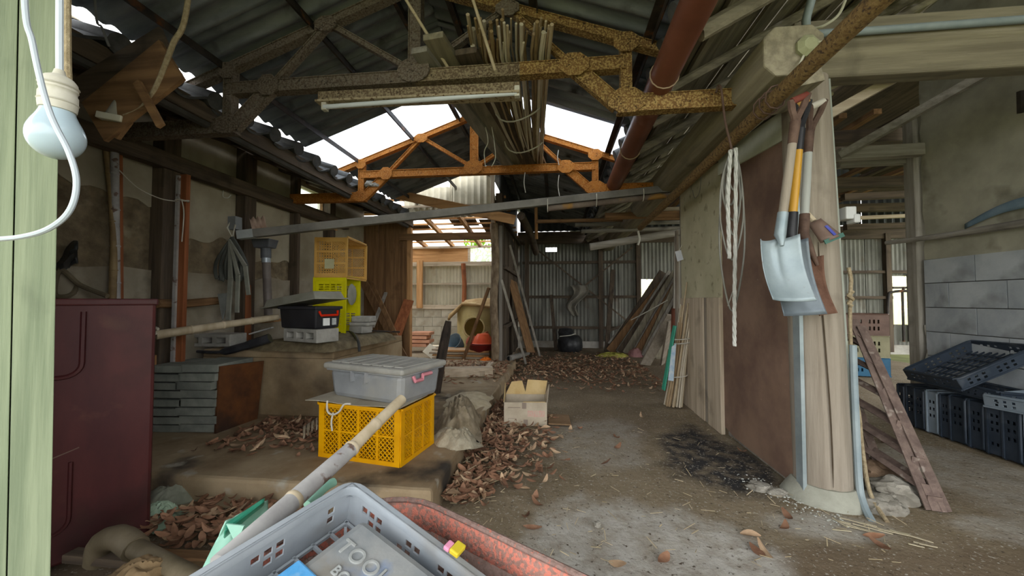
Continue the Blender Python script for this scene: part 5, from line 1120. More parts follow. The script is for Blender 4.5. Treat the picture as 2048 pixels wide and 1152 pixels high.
# rubble at the foot of the post
stone = [mat('rubble_pale', (.22, .205, .175), (.36, .34, .30), sc=12, bump=.7), mat('rubble_brown', (.24, .17, .12), (.32, .24, .18), sc=12, bump=.7)]
def rock(name, label, c, s, seed, m, group=None):
    b = bmesh.new(); bmesh.ops.create_icosphere(b, subdivisions=4, radius=1)
    mb = MB(); mb.v = [V((v.co.x * s[0], v.co.y * s[1], max(-.35, v.co.z) * s[2])) * (1 + .35 * noise.noise(v.co * 1.6 + V((seed, 0, 0))) + .16 * noise.noise(v.co * 6 + V((seed, 3, 0)))) + V(c) for v in b.verts]; b.verts.index_update(); mb.f = [tuple(v.index for v in f.verts) for f in b.faces]; b.free()
    return tag(mb.build(name, m, smooth=True), label, 'rubble', group)
rock('rubble_lump', 'pale crumbled concrete lump at the foot of the lattice frame', at(1790, 985, Z=.02), (.12, .10, .07), 1, stone[0]); rock('rubble_lump', 'reddish earth lump behind the pale rubble at the log post', at(1757, 955, Z=.03), (.12, .12, .08), 4, stone[1])
rock('rubble_lump', 'grey mortar lump between the conduit and the lattice frame', at(1760, 1010, Z=.01), (.09, .08, .05), 7, stone[0]); rock('rubble_lump', 'small flat stone in the crumbled edge below the brown board', at(1555, 985, Z=.0), (.05, .04, .02), 11, stone[0]); rock('rubble_lump', 'broken cement lump at the corner of the brown board', at(1520, 975, Z=.0), (.06, .05, .025), 13, stone[0])
rock('pebble', 'round grey pebble on the pale cement patch', at(1195, 1049, Z=.01), (.016, .016, .014), 3, stone[0])
m = MB()
for k in range(190):                                      # lime crumbs along the board edge
    s = rnd.random(); c = lerp(at(1495, 955, Z=.003), at(1670, 1045, Z=.003), s) + V((rnd.gauss(0, .05), rnd.gauss(0, .035), 0)); q = rnd.uniform(.0012, .0042)
    m.box(c + V((0, 0, q * .4)), (q * 2, q * 1.5, q), Matrix.Rotation(rnd.random() * 6, 3, 'Z'))
tag(m.build('lime_crumbs', mat('lime_crumb', (.42, .43, .40), (.52, .53, .5), bump=0), kind='stuff'), 'white lime crumbs strewn along the foot of the brown board', 'crumbs')

# ---- black trays on edge along the block wall and two on top
blackp = mat('black_tray_plastic', (.022, .030, .042), (.04, .05, .066), rough=.5, bump=.05, spots=[((.12, .13, .14), 5, .60, .8)], var=.2)
greyp = mat('blue_grey_tray_plastic', (.20, .24, .28), (.27, .31, .35), rough=.5, bump=.05, var=.1)
def tray(label, M, col, W, D, H, group=None, holes=True, nx=9, ny=6):
    """open tray: base in local xy, walls up to H, opening +z"""
    t = thing('plastic_tray', label, 'tray', M=M, group=group)
    z = V((0, 0, 1)); w_ = MB()
    for (o, U, w) in crate_walls(W, D, H):
        hs = []
        if holes:
            n = int(w / .045); g = w / n
            hs = [(g * (k + .28), H * (.25 + .32 * r), g * (k + .72), H * (.25 + .32 * r) + H * .18) for k in range(1, n - 1) for r in range(2) if k % 4]
        w_.plate(o, U, z, -.004, w, H, hs)
    w_.build('side_wall', col, t, local=True)
    MB().tube([(W / 2 * sx * k[0], D / 2 * sy * k[1], H) for sx, sy, k in ((-1, -1, (.93, 1)), (1, -1, (.93, 1)), (1, -1, (1, .9)), (1, 1, (1, .9)), (1, 1, (.93, 1)), (-1, 1, (.93, 1)), (-1, 1, (1, .9)), (-1, -1, (1, .9)))], .009, 6, closed=True).build('rim', col, t, local=True, smooth=True)
    g = MB()
    for k in range(nx + 1): g.box((-W / 2 + W * k / nx, 0, .006), (.006 if k % 3 else .016, D, .010))
    for k in range(ny + 1): g.box((0, -D / 2 + D * k / ny, .006), (W, .006 if k % 3 else .016, .010))
    g.build('base_grid', col, t, local=True)
    return t
# on edge: local z (opening) -> -Y (towards the entrance), local y -> world z
ypos = 3.52; labs = ['black tray on edge at the far end of the row by the block wall', 'second black tray on edge from the far end of the row', 'black tray on edge just behind the blue-grey tray', 'blue-grey tray on edge among the black trays', 'black tray on edge right in front of the blue-grey tray', 'wide black tray on edge in the middle of the row', 'black tray on edge beside the wide middle one', 'black tray on edge with a pale worn rim', 'black tray on edge close before the pale edged tray', 'blue-edged tray on edge at the near end of the row', 'last black tray on edge in the row by the block wall']
for k, (th, hh, col) in enumerate(((.06, .30, blackp), (.07, .30, blackp), (.08, .30, blackp), (.085, .305, greyp), (.07, .30, blackp), (.11, .31, blackp), (.09, .31, blackp), (.09, .315, blackp), (.10, .31, blackp), (.055, .32, greyp), (.12, .31, blackp))):
    c = V((2.94, ypos, hh / 2 + .012)); Mt = Matrix(((1, 0, 0, c.x), (0, 0, -1, c.y), (0, 1, 0, c.z), (0, 0, 0, 1))) @ Matrix.Rotation(rad(2.5 * math.sin(k * 2.1)), 4, 'Y')
    tray(labs[k], Mt, col, .30, hh, th, 'trays on edge along the block wall'); ypos -= th + .012
# tray leaning open towards the viewer, and two below it
TLp, TRp, BLp = at(1903, 686, Y=3.38), at(2024, 697, Y=2.95), at(1842, 742, Y=3.18)
xv = (TRp - TLp); yv = (BLp - TLp)
zv = xv.cross(yv).normalized()
if zv.z < 0: zv = -zv
Mt = frame((TRp + BLp) / 2, xv, zv); tray('black grid tray tilted open on top of the tray row', Mt @ Matrix.Translation((0, 0, -.07)), blackp, xv.length, yv.length * 1.05, .08, nx=10, ny=7)
tray('black tray lying flat beneath the tilted grid tray', M4((2.93, 3.0, .34), rad(86), rad(4)), blackp, .50, .29, .07)
tray('grey tray with square rim holes lying nearest on the row', M4((2.93, 2.62, .335), rad(92), rad(-5), rad(3)), greyp, .46, .32, .08)
# crate stack deep in the right bay
for k, (col, h, lab, z0) in enumerate(((mat('blue_plastic', (.04, .10, .17), (.05, .13, .21), rough=.5), .24, 'blue crate at the bottom of the far stack', 0), (mat('cream_crate', (.19, .18, .115), (.25, .235, .155), rough=.5), .28, 'cream crate in the middle of the far stack', .245), (mat('brick_crate', (.095, .06, .048), (.135, .088, .07), rough=.5), .28, 'brownish red crate on top of the far stack', .53))):
    p = at(1742, 753, Z=0); tray(lab, M4((p.x, p.y + .15, z0 + .004), rad(-12)), col, .46, .34, h, 'crates stacked deep in the right bay')
# beams and boards in the right bay
wxk = wood('dark', 'x')
for k, (a, b, Y, w, h, tone, lab) in enumerate((((1676, 310), (1842, 300), 3.6, .08, .10, 'grey', 'grey tie beam from the divider to the corner post'), ((1676, 330), (1842, 321), 3.75, .06, .05, 'grey', 'thin board below the grey tie beam'), ((1685, 395), (1830, 388), 5.2, .08, .08, 'dark', 'dark tie beam deeper in the right bay'), ((1690, 437), (1830, 431), 6.4, .06, .05, 'pale', 'pale batten deep in the right bay'), ((1690, 455), (1830, 450), 7.6, .1, .1, 'dark', 'dark beam deepest in the right bay'))):
    bar('bay_beam', lab, 'beam', at(*a, Y=Y), at(*b, Y=Y), w, h, wood(tone, 'x'))
bar('diagonal_brace', 'long grey brace rising from the divider to the plaster wall', 'brace', at(1680, 312, Y=3.58), at(2010, 125, X=3.09), .06, .06, wood('grey', 'x'))
bar('diagonal_brace', 'pale brace under the cross beam behind the log post', 'brace', at(1600, 262, Y=2.33), at(1840, 128, Y=2.30), .06, .05, wood('pale', 'x'))
rod('wall_pole', 'long bare pole fixed along the plastered right wall', 'pole', [at(1772, 486, Y=3.75), at(1900, 470, X=3.05), at(2048, 446, X=3.03), at(2250, 400, X=3.0)], [.018, .024, .028, .03], wood('grey', 'y'), 9)
tag(MB().grid(lambda u, v: at(1930 + 150 * u, 448 - 60 * u + (10 + 16 * u) * v - 20 * math.sin(u * 3) * .5, X=3.06), 14, 3).build('blue_net', mat('blue_net', (.13, .18, .22), (.19, .245, .29)), smooth=True, solid=.006), 'strip of blue-grey netting draped along the wall pole', 'netting')
rod('wall_peg', 'short dark iron peg high on the right plaster', 'peg', [at(2041, 183, X=3.06), at(2042, 225, X=3.06)], .02, steel_dark, 6)
tag(MB().grid(lambda u, v: (at(1848 + 6 * math.sin(v * 5), 650 + 110 * v, Y=3.62) + V((u * .05, .01 * math.sin(v * 9), 0))), 3, 10).build('torn_strip', mat('torn_strip', (.2, .19, .16), (.28, .265, .23)), smooth=True, solid=.004), 'torn grey strip hanging at the end of the block wall', 'strip')
rod('far_machine_handle', 'dark bent machine handle in front of the far right window', 'handle', cat_rom([at(1775, 700, Y=6.5) * V((1, 1, 0)), at(1775, 700, Y=6.5), at(1776, 600, Y=6.5), at(1786, 584, Y=6.5), at(1830, 582, Y=6.5)], 6), .02, steel_dark, 8)

# ================================================================ bright back room things
tk = thing('plastic_tank', 'cream round tank with a wide side mouth in the lit back room', 'tank', (at(950, 690, Y=6.9).x, 6.9, .0))
c = V((at(952, 690, Y=6.9).x, 6.9, 0)); tankm = mat('cream_tank', (.46, .385, .20), (.56, .475, .27), sc=4, rough=.5, bump=.1, spots=[((.33, .27, .14), 3, .55, .75)], var=0)
MB().lathe([(.30, .02), (.34, .06), (.34, .78), (.31, .90), (.24, .96), (0, .97)], 30, c).build('body', tankm, tk, smooth=True)
dirm = (CAM - c) * V((1, 1, 0)); dirm.normalize(); Rm = frame((0, 0, 0), (0, 0, 1), dirm).to_3x3()
mo = c + dirm * .30 + V((-.035, 0, .53))
MB().lathe([(.19, -.02), (.195, .09), (.185, .105), (.165, .105), (.16, .0)], 26, mo, Rm).build('mouth_ring', tankm, tk, smooth=True)
MB().lathe([(.162, .055), (.10, .05), (0, .048)], 24, mo, Rm).build('mouth_shade_disc', mat('mouth_shade', (.10, .07, .02), (.14, .10, .035)), tk, smooth=True)  # dark disc closing the mouth, its colour stands for the shade inside
tag(MB().grid(lambda u, v: c + V((-.42 + .8 * u, -.36 + .3 * v + .03 * math.sin(u * 8), .99 + .03 * math.sin(v * 5 + u * 4) - .36 * max(0, .3 - u) * 2.2 - .1 * (1 - v) ** 2)), 20, 8).build('old_blanket', mat('tan_blanket', (.30, .21, .11), (.42, .31, .18), sc=18, bump=.6), smooth=True, solid=.035), 'tan blanket folded over the top of the cream tank', 'blanket')
bar('door_pole', 'slanting round pole leaning on the bark post in the doorway', 'pole', at(921, 735, Y=5.7), at(978, 575, Y=5.55), .045, .045, wood('brown', 'z'), bevel=.012)
def bowl(name, label, c, r, h, m, tilt=(0, 0), cat='basin'):
    t = MB().lathe([(r * .55, 0), (r * .8, h * .4), (r, h), (r * 1.05, h), (r * .95, h * .93), (r * .74, h * .4), (r * .5, .01), (0, .01)], 24, (0, 0, 0), Euler((tilt[0], tilt[1], 0)).to_matrix()).lathe([(0, 0), (r * .55, 0)], 24, (0, 0, 0), Euler((tilt[0], tilt[1], 0)).to_matrix())
    t.v = [p + V(c) for p in t.v]; return tag(t.build(name, m, smooth=True), label, cat)
redb = mat('red_basin_plastic', (.55, .14, .10), (.64, .19, .13), rough=.4, bump=0); marb = mat('maroon_basin_plastic', (.11, .025, .025), (.16, .04, .035), rough=.4, bump=0)
bowl('wash_basin', 'dark maroon basin beside the bark post in the back room', at(962, 712, Y=6.05) * V((1, 1, 0)) + V((0, 0, .17)), .23, .14, marb)
bowl('colander', 'bright red colander upside down in the maroon basin', at(966, 690, Y=6.1) * V((1, 1, 0)) + V((0, 0, .46)), .17, .15, redb, (math.pi, 0), 'colander')
bowl('red_bowl', 'pale red bowl tipped on its side behind the maroon basin', at(948, 690, Y=6.4) * V((1, 1, 0)) + V((0, 0, .26)), .11, .12, mat('pale_red', (.55, .25, .2), (.62, .31, .25), rough=.4), (rad(70), 0), 'bowl')
bowl('blue_bucket', 'blue-grey bucket tipped over on the stacked lumber', at(921, 690, Y=6.5) * V((1, 1, 0)) + V((0, 0, .20)), .14, .22, mat('blue_grey_bucket', (.14, .19, .22), (.2, .26, .3), rough=.45), (rad(50), rad(-35)), 'bucket')
tag(MB().prism([at(957, 688, Y=6.3), at(960, 668, Y=6.3), at(972, 664, Y=6.3), at(975, 680, Y=6.3)], (0, .2, 0)).build('orange_box', mat('salmon_box', (.55, .25, .16), (.62, .31, .2))), 'salmon orange box wedged above the red colander', 'box')
tag(heap(M4(at(972, 722, Z=.10)), .22, .2, .06, 3.3).build('orange_scrap', mat('orange_scrap', (.65, .19, .07), (.72, .26, .1)), smooth=True), 'bright orange scrap on the lumber end by the bark post', 'scrap')
wl_ = [wood('pale', 'x'), wood('warm', 'x')]
for k in range(18):
    z = .03 + (k // 3) * .034; y = 5.98 + (k % 3) * .13
    bar('stacked_lumber', 'sawn board in the low lumber stack of the lit back room', 'board', V((-1.98 + .05 * (k % 4), y, z + .0)), V((-1.02 - .04 * (k % 3), y - .02, z)), .12, .028, wl_[k % 2], group='boards stacked in the lit back room')
bar('sill_beam', 'pale timber sill lying across the foot of the doorway', 'timber', at(890, 744, Z=.165), at(985, 742, Z=.165), .14, .10, wood('pale', 'x'))
bar('stub_pole', 'short pale pole stub bent against the bark post foot', 'pole', at(965, 748, Z=.15), at(983, 728, Y=5.3), .06, .06, wood('pale', 'x'))
for k in range(4): tag(MB().box(at(838 + 6 * (k % 2), 705, Y=7.4) * V((1, 1, 0)) + V((0, 0, .12 + .075 * k)), (.40, .3, .06)).build('clay_slab', mat('salmon_clay', (.48, .27, .19), (.57, .34, .25), bump=.2), bevel=.006), 'salmon coloured clay slab stacked against the back room wall', 'clay slab', 'clay slabs stacked in the back room')
bar('white_board', 'white board propped among the lumber in the back room', 'board', at(860, 715, Y=6.6), at(875, 698, Y=6.7), .35, .02, mat('white_board', (.6, .56, .46), (.68, .64, .54)), up=(0, -1, .2))

# ================================================================ overhead: lamp, planks and reeds on the trusses
fl = thing('fluorescent_lamp', 'fluorescent batten lamp with one white tube under the front truss', 'lamp', at(838, 205, Y=2.13))
la0, la1 = at(640, 196, Y=2.13), at(1040, 177, Y=2.13)
MB().beam(la0, la1, .05, .055).build('batten', rust_m, fl, bevel=.004)
mid0, mid1 = at(648, 214, Y=2.10), at(1034, 186, Y=2.10)
MB().beam(la0 + V((0, 0, -.04)), la1 + V((0, 0, -.04)), .10, .012).build('reflector', mat('lamp_reflector', (.30, .25, .17), (.40, .34, .25), sc=40, spots=[((.11, .07, .04), 50, .55, .64)], var=0), fl)
MB().tube([mid0, mid1], .0135, 12).build('tube', mat('lamp_tube', (.55, .58, .60), (.60, .63, .65), rough=.25, bump=0), fl, smooth=True)
for p in (mid0, mid1): MB().box(p + V((0, .01, .012)), (.03, .035, .06)).build('holder', MATS['grubby_plastic'], fl, bevel=.004)
ZB = ZC + .05
for k, (xa, xb, w, ya, yb, dz, tone, lab) in enumerate(((-.66, -.36, .12, 2.0, 4.05, .03, 'greygreen', 'long round-ended plank lying on both trusses'), (-.76, -.46, .10, 2.06, 3.96, .0, 'grey', 'shorter grey plank on the trusses beside the round-ended one'), (-.50, -.22, .13, 2.1, 4.2, .0, 'dark', 'dark plank on the trusses next to the reeds'), (-.38, -.12, .09, 2.12, 4.15, .05, 'brown', 'brown plank under the reeds on the trusses'))):
    bar('stored_plank', lab, 'plank', V((xa, ya, ZB + dz + .03)), V((xb, yb, ZB + dz)), w, .035, wood(tone, 'y'))
p = V((-.66, 1.72, ZB + .06)); 
rd = thing('reed_bundle', 'bundle of dry reeds and canes laid over the roof trusses', 'reed bundle', (-.3, 3, ZB))
for k in range(46):
    xa = rnd.uniform(-.50, -.02); xb = -.24 + (xa + .26) * .35 + rnd.uniform(-.04, .04); za = ZB + .03 + rnd.random() * .09; yb_ = rnd.uniform(3.9, 4.25)
    ya = rnd.uniform(1.96, 2.12); r = rnd.choice((.006, .007, .008, .011, .014))
    MB().tube([(xa + .02, ya, za + .01 + rnd.random() * .03), (xa, 2.2, za), (lerp((xa, 0, 0), (xb, 0, 0), .55).x, 3.1, za - .03 - .05 * rnd.random()), (xb, yb_, ZB + .02 + rnd.random() * .04)], [r, r, r * .9, r * .7], 6).build('reed', stick_c[k % 3] if k % 4 else bam_d, rd, smooth=True)
for y in (2.75, 3.35): MB().tube([V((-.27 + .17 * math.cos(a), y + .04 * math.sin(2 * a), ZB + .02 + .10 * math.sin(a))) for a in [i * .35 for i in range(18)]], .006, 5, closed=True).build('string_tie', MATS['dirty_white_cord'], rd, smooth=True)
for k, x in enumerate((-.55, -.50)): rod('dangling_cord', 'thin pale cord dangling from the reed bundle', 'cord', cat_rom([V((x, 3.0, ZB)), V((x + .02, 3.0, ZB - .12)), V((x - .01 + .04 * k, 3.0, ZB - .2 - .05 * k)), V((x, 3.0, ZB - .32))], 5), .004, MATS['dirty_white_cord'], 5, group='cords under the reed bundle')
bamboo('slanting_bamboo', 'thin bamboo slanting up to the roof past the lamp', at(905, 150, Y=2.25), at(800, -20, Y=1.9), .010, .008, bam, 4)
bamboo('slanting_bamboo', 'thin bamboo standing up out of the reeds to the roof', at(990, 140, Y=2.1), at(943, -10, Y=1.85), .010, .008, bam, 4)
for k, (x, y0, y1, Y) in enumerate(((1118, 350, 392, 3.82), (1050, 345, 385, 3.84), (990, 350, 400, 3.84), (1117, 300, 330, 3.82))):
    rod('truss_string', 'thin loose string hanging from the orange truss', 'string', cat_rom([at(x, y0, Y=Y), at(x - 2, (y0 + y1) / 2, Y=Y), at(x + 1, y1, Y=Y)], 4), .004, MATS['dirty_white_cord'], 5, group='strings on the orange truss')
# wall-top debris where the orange truss meets the left eave
rock('plaster_crumb', 'pale crumbled plaster on the end of the orange truss', at(745, 372, Y=3.9), (.09, .06, .05), 21, stone[0])
# ================================================================ foreground: barrow, crate, toolbox, bamboo
# the crate's own axes solved from its rim corner in the photograph: a towards the entrance, b to the right, n down
fa = V((-.382, -.918, -.101)).normalized(); fb = V((.895, -.341, -.287)); fb = (fb - fa * fb.dot(fa)).normalized(); fn = fa.cross(fb)
if fn.z > 0: fn = -fn
Cn = at(706, 957, D=.93)
LA, LB, HH = .42, .52, .105
lg = mat('light_grey_plastic', (.27, .295, .32), (.345, .37, .395), sc=6, rough=.45, bump=.05, spots=[((.20, .19, .17), 4, .6, .78)], var=0)
Mc = Matrix(((fb.x, -fa.x, -fn.x, Cn.x), (fb.y, -fa.y, -fn.y, Cn.y), (fb.z, -fa.z, -fn.z, Cn.z), (0, 0, 0, 1)))   # local x along b, -y along a, z up; origin at the rim corner
fcr = thing('mesh_crate', 'light grey plastic crate with a lattice base in the red barrow', 'crate', M=Mc @ Matrix.Translation((LB / 2, -LA / 2, -HH)))
w_ = MB(); z = V((0, 0, 1)); IN = .022
def clus(w): 
    hs = []
    s = .017; pat = []
    x = .045
    while x < w - .08:
        pat.append(x); x += .115
    for j, x in enumerate(pat):
        for (i, r) in (((0, 0), (0, 1)) if j == 0 else ((0, 1), (1, 1), (2, 1), (0, 0), (1, 0)) if j % 2 else ((0, 1), (1, 1), (1, 0), (2, 0))):
            hs.append((x + i * .024, .030 + r * .024, x + i * .024 + s, .030 + r * .024 + s))
    return hs
for (o, U, w) in crate_walls(LB - 2 * IN * .4, LA - 2 * IN * .4, HH): w_.plate(o, U, z, -.004, w, HH, clus(w))
w_.build('side_wall', lg, fcr, local=True)
rim = MB(); q = .035
def rrect(W, D, r, zz, n=5):
    out = []
    for cx, cy, a0 in ((W / 2 - r, D / 2 - r, 0), (-W / 2 + r, D / 2 - r, math.pi / 2), (-W / 2 + r, -D / 2 + r, math.pi), (W / 2 - r, -D / 2 + r, 1.5 * math.pi)):
        for k in range(n + 1): out.append(V((cx + r * math.cos(a0 + k * math.pi / 2 / n), cy + r * math.sin(a0 + k * math.pi / 2 / n), zz)))
    return out
rings = [rrect(LB - .018, LA - .018, .03, HH - .030), rrect(LB + .006, LA + .006, .04, HH - .030), rrect(LB + .012, LA + .012, .042, HH - .004), rrect(LB + .004, LA + .004, .04, HH), rrect(LB - .022, LA - .022, .03, HH), rrect(LB - .027, LA - .027, .028, HH - .006), rrect(LB - .027, LA - .027, .028, HH - .02)]
n_ = len(rings[0])
for r in rings: rim.v += r
for i in range(len(rings) - 1):
    for k in range(n_): rim.f.append((i * n_ + k, i * n_ + (k + 1) % n_, (i + 1) * n_ + (k + 1) % n_, (i + 1) * n_ + k))
rim.build('rim', lg, fcr, local=True, smooth=True)
bs = MB(); nb = 12
for k in range(nb + 1): bs.box((-LB / 2 + .02 + (LB - .04) * k / nb, 0, .004), (.006, LA - .03, .008))
for k in range(10): bs.box((0, -LA / 2 + .02 + (LA - .04) * k / 9, .004), (LB - .03, .006, .008))
for s in (-1, 1): bs.beam((-LB / 2 + .03, s * (LA / 2 - .03), .004), (LB / 2 - .03, -s * (LA / 2 - .03), .004), .006, .008)
bs.build('base_lattice', lg, fcr, local=True)
# clothes-peg like tape marker on the rim
tpk = thing('rim_clip', 'little yellow and pink clip on the rim of the grey crate', 'clip', M=Mc @ Matrix.Translation((.315, .004, .004)))
MB().box((0, 0, .006), (.022, .030, .012)).build('yellow_body', mat('clip_yellow', (.62, .50, .12), (.7, .58, .18), rough=.4, bump=0), tpk, local=True, bevel=.003); MB().box((-.018, -.006, .006), (.014, .022, .010)).build('pink_tip', mat('clip_pink', (.68, .30, .42), (.75, .38, .5), rough=.4, bump=0), tpk, local=True, bevel=.003)
# plastic tool case inside, with raised letters
tc_ = thing('tool_case', 'worn blue-grey plastic tool case lying in the grey crate', 'tool case', M=Mc @ Matrix.Translation((.10, -.05, -HH + .012)) @ Matrix.Rotation(rad(1), 4, 'Z'))
cm = mat('worn_blue_grey', (.20, .215, .225), (.29, .295, .29), sc=9, rough=.55, bump=.15, spots=[((.20, .27, .42), 7, .58, .70), ((.19, .165, .13), 5, .56, .72)], var=0)
W2, D2, H2 = .40, .26, .085                                # local: +x along b, -y towards the entrance
MB().box((W2 / 2, -D2 / 2, H2 / 2), (W2, D2, H2)).build('shell', cm, tc_, local=True, bevel=.018)
MB().box((.16, -.20, H2 + .002), (.33, .11, .008)).build('blue_panel', mat('sky_blue_plastic', (.16, .36, .62), (.24, .45, .72), sc=12, rough=.5, bump=.2, spots=[((.42, .55, .68), 14, .6, .72)], var=0), tc_, local=True, bevel=.004)
def letters(text, size, M, parent, m):
    cu = bpy.data.curves.new('raised_letters', 'FONT'); cu.body = text; cu.size = size; cu.extrude = .0018; cu.bevel_depth = .0005; cu.space_character = 1.15; tmp = bpy.data.objects.new('letters', cu); me = bpy.data.meshes.new_from_object(tmp); me.materials.clear(); me.materials.append(m); bpy.data.objects.remove(tmp)
    o = bpy.data.objects.new('raised_letters', me); COL.objects.link(o); o.parent = parent; o.matrix_local = M; return o
lm_ = mat('letter_plastic', (.27, .28, .275), (.32, .33, .32), rough=.5, bump=0)
letters('TOOL', .042, Matrix.Translation((.022, -.088, H2 + .001)), tc_, lm_)
letters('BOX', .026, Matrix.Translation((.055, -.125, H2 + .001)), tc_, lm_)

# red barrow tray under it all
wbw = thing('wheelbarrow', 'rusty red barrow tray that holds the grey crate', 'wheelbarrow', (-.35, .75, 0))
redr = mat('rusted_red_paint', (.20, .14, .12), (.30, .215, .19), sc=70, rough=.75, bump=.5, spots=[((.46, .21, .17), 110, .60, .66)], var=0)
redc = mat('coral_paint', (.26, .16, .135), (.38, .235, .20), sc=60, rough=.75, bump=.5, spots=[((.60, .26, .21), 110, .46, .54)], var=0)
e0, e1 = at(838, 999, Z=.47), at(1165, 1156, Z=.47); ed = (e1 - e0).normalized(); en = V((-ed.y, ed.x, 0))   # far right rim edge, en points away
Wb, Lb, Db = .62, .95, .20
Rw = Matrix(((ed.x, en.x, 0), (ed.y, en.y, 0), (0, 0, 1)))
def bring(s, zz, r, n=6, sh=0):
    W_, L_ = Lb * s, Wb * s
    return [e0 + ed * (Lb / 2 - .10) - en * (Wb / 2) + Rw @ p + V((0, 0, zz)) for p in rrect(W_, L_, r, 0, n)]
rg = [bring(.945, -.05, .145), bring(.86, -.13, .13), bring(.80, -Db, .12), bring(.2, -Db - .005, .03)]
m = MB(); nn = len(rg[0])
for r in rg: m.v += r
for i in range(len(rg) - 1):
    for k in range(nn): m.f.append((i * nn + (k + 1) % nn, i * nn + k, (i + 1) * nn + k, (i + 1) * nn + (k + 1) % nn))
m.f.append(tuple(3 * nn + k for k in range(nn)))
m.build('tray', redr, wbw, smooth=True, solid=.003)
m = MB(); r0, r1, r2 = bring(1.0, 0, .16), bring(.985, -.012, .155), bring(.943, -.052, .145); m.v = r0 + r1 + r2
for i in range(2):
    for k in range(nn): m.f.append((i * nn + (k + 1) % nn, i * nn + k, (i + 1) * nn + k, (i + 1) * nn + (k + 1) % nn))
m.build('painted_band', redc, wbw, smooth=True, solid=.003)
MB().tube(bring(1.0, .002, .16), .007, 8, closed=True).build('rolled_rim', redr, wbw, smooth=True)
ctr = e0 + ed * (Lb / 2 - .10) - en * (Wb / 2)
for s in (-1, 1): MB().tube([ctr + ed * (.18 * s) + V((0, 0, -Db - .004)), ctr + ed * (.22 * s) - en * .02 + V((0, 0, -.47))], .014, 8).build('leg', steel_dark, wbw, smooth=True)
for s in (-1, 1): MB().tube([ctr - ed * .4 + en * (.1 * s) + V((0, 0, -Db - .01)), ctr + ed * .4 + en * (.2 * s) + V((0, 0, -Db - .01))], .015, 8).build('frame_tube', steel_dark, wbw, smooth=True)
# bamboo pole sticking out over the barrow
bamboo('bamboo_pole', 'thick pale bamboo pole reaching from the barrow to the grey storage box', at(330, 1175, D=.78), at(806, 797, D=1.42), .026, .018, bam_w, 4, mn=bam) if False else None
pole = thing('bamboo_pole', 'thick pale bamboo pole reaching from the barrow to the grey storage box', 'bamboo pole', at(440, 1090, D=.86))
pA, pB, pC, pD = at(440, 1132, D=.74), at(703, 897, D=1.15), at(752, 848, D=1.27), at(804, 798, D=1.40)
MB().tube([pA, lerp(pA, pB, .33), lerp(pA, pB, .66), pB], [.0235, .023, .0225, .022], 14).build('bleached_culm', bam_w, pole, smooth=True)
MB().tube([pB - (pC - pB).normalized() * .0, lerp(pB, pC, .5), pC], [.0195, .0185, .0185], 14).build('culm', bam, pole, smooth=True)
MB().tube([pC, pD], [.0185, .018], 14).build('culm', bam, pole, smooth=True)
for p, r in ((pB, .024), (pC, .0205), (lerp(pA, pB, .45), .0245)): 
    d = (pD - pA).normalized(); MB().tube([p - d * .008, p - d * .003, p + d * .003, p + d * .008], [r * .93, r, r, r * .93], 14, cap=False).build('node_ring', bam, pole, smooth=True)
# mint green sheet under the crate
mint = mat('mint_sheet', (.27, .47, .38), (.36, .56, .47), sc=7, rough=.45, bump=.1, spots=[((.10, .24, .17), 4, .60, .75)], var=0)
def gs(u, v):
    p = lerp(lerp(at(400, 1152, D=.9), at(660, 960, D=1.12), u), lerp(at(470, 1152, D=.86), at(690, 990, D=1.06), u), v)
    return p + V((0, 0, .03 * math.sin(u * 11) * math.sin(v * 4) + .015 * noise.noise((u * 6, v * 6, 1)) - .05 * v))
tag(MB().grid(lambda u, v: at((452 + 83 * u) * (1 - v) + (392 + 148 * u) * v, (1042 - 42 * u) * (1 - v) + (1165 - 75 * u) * v, D=1.02 + .08 * u - .10 * v + .015 * math.sin(u * 7 + v * 5)), 18, 12).build('green_sheet', mint, smooth=True, solid=.004), 'mint green plastic sheet bunched beside the grey crate', 'plastic sheet')
tag(MB().grid(lambda u, v: at(452 + 78 * u - 4 * v, 1048 - 52 * u + 40 * v * (1 - .35 * u) - 12 * v, D=.98 + .10 * u - .03 * math.sin(v * 3.1)), 12, 8).build('green_fold', mat('dark_green_sheet', (.05, .20, .135), (.08, .27, .19), rough=.4), smooth=True, solid=.004), 'darker green fold of sheet standing above the mint one', 'plastic sheet')
tag(MB().prism([at(452, 1048, D=.95), at(488, 1052, D=.95), at(472, 1090, D=.93)], (.0, .004, .0)).build('green_corner', mint), 'folded mint green corner flap hanging by the bamboo pole', 'plastic flap')
tag(MB().tube(cat_rom([at(615, 1010, D=1.0), at(650, 975, D=1.07), at(668, 964, D=1.10)], 5), .012, 10).build('green_roll', mint, smooth=True), 'rolled end of mint green sheet behind the grey crate corner', 'plastic roll')
# bottom left: muddy pipe elbow, boards and cloth on the floor
pv = thing('muddy_elbow_pipe', 'muddy pipe with a thick bent end lying at the foot of the cabinet', 'pipe', at(240, 1090, D=1.35))
mudp = mat('muddy_pipe', (.12, .10, .068), (.19, .16, .115), sc=8, rough=.6, bump=.2)
MB().tube(cat_rom([at(195, 1120, D=1.42), at(205, 1085, D=1.4), at(240, 1075, D=1.36), at(272, 1098, D=1.32)], 7), .040, 12).build('elbow', mudp, pv, smooth=True)
MB().tube([at(262, 1092, D=1.33), at(330, 1128, D=1.24), at(420, 1175, D=1.12)], .030, 12).build('pipe', mudp, pv, smooth=True)
bar('floor_slat', 'dark slat on the floor under the muddy pipe', 'slat', at(140, 1110, D=1.42), at(300, 1125, D=1.38), .05, .03, wood('dark', 'x'))
bar('floor_slat', 'long dark slat on the floor between the cabinet and the barrow', 'slat', at(290, 1112, D=1.46), at(430, 1118, D=1.44), .05, .03, wood('brown', 'x'))
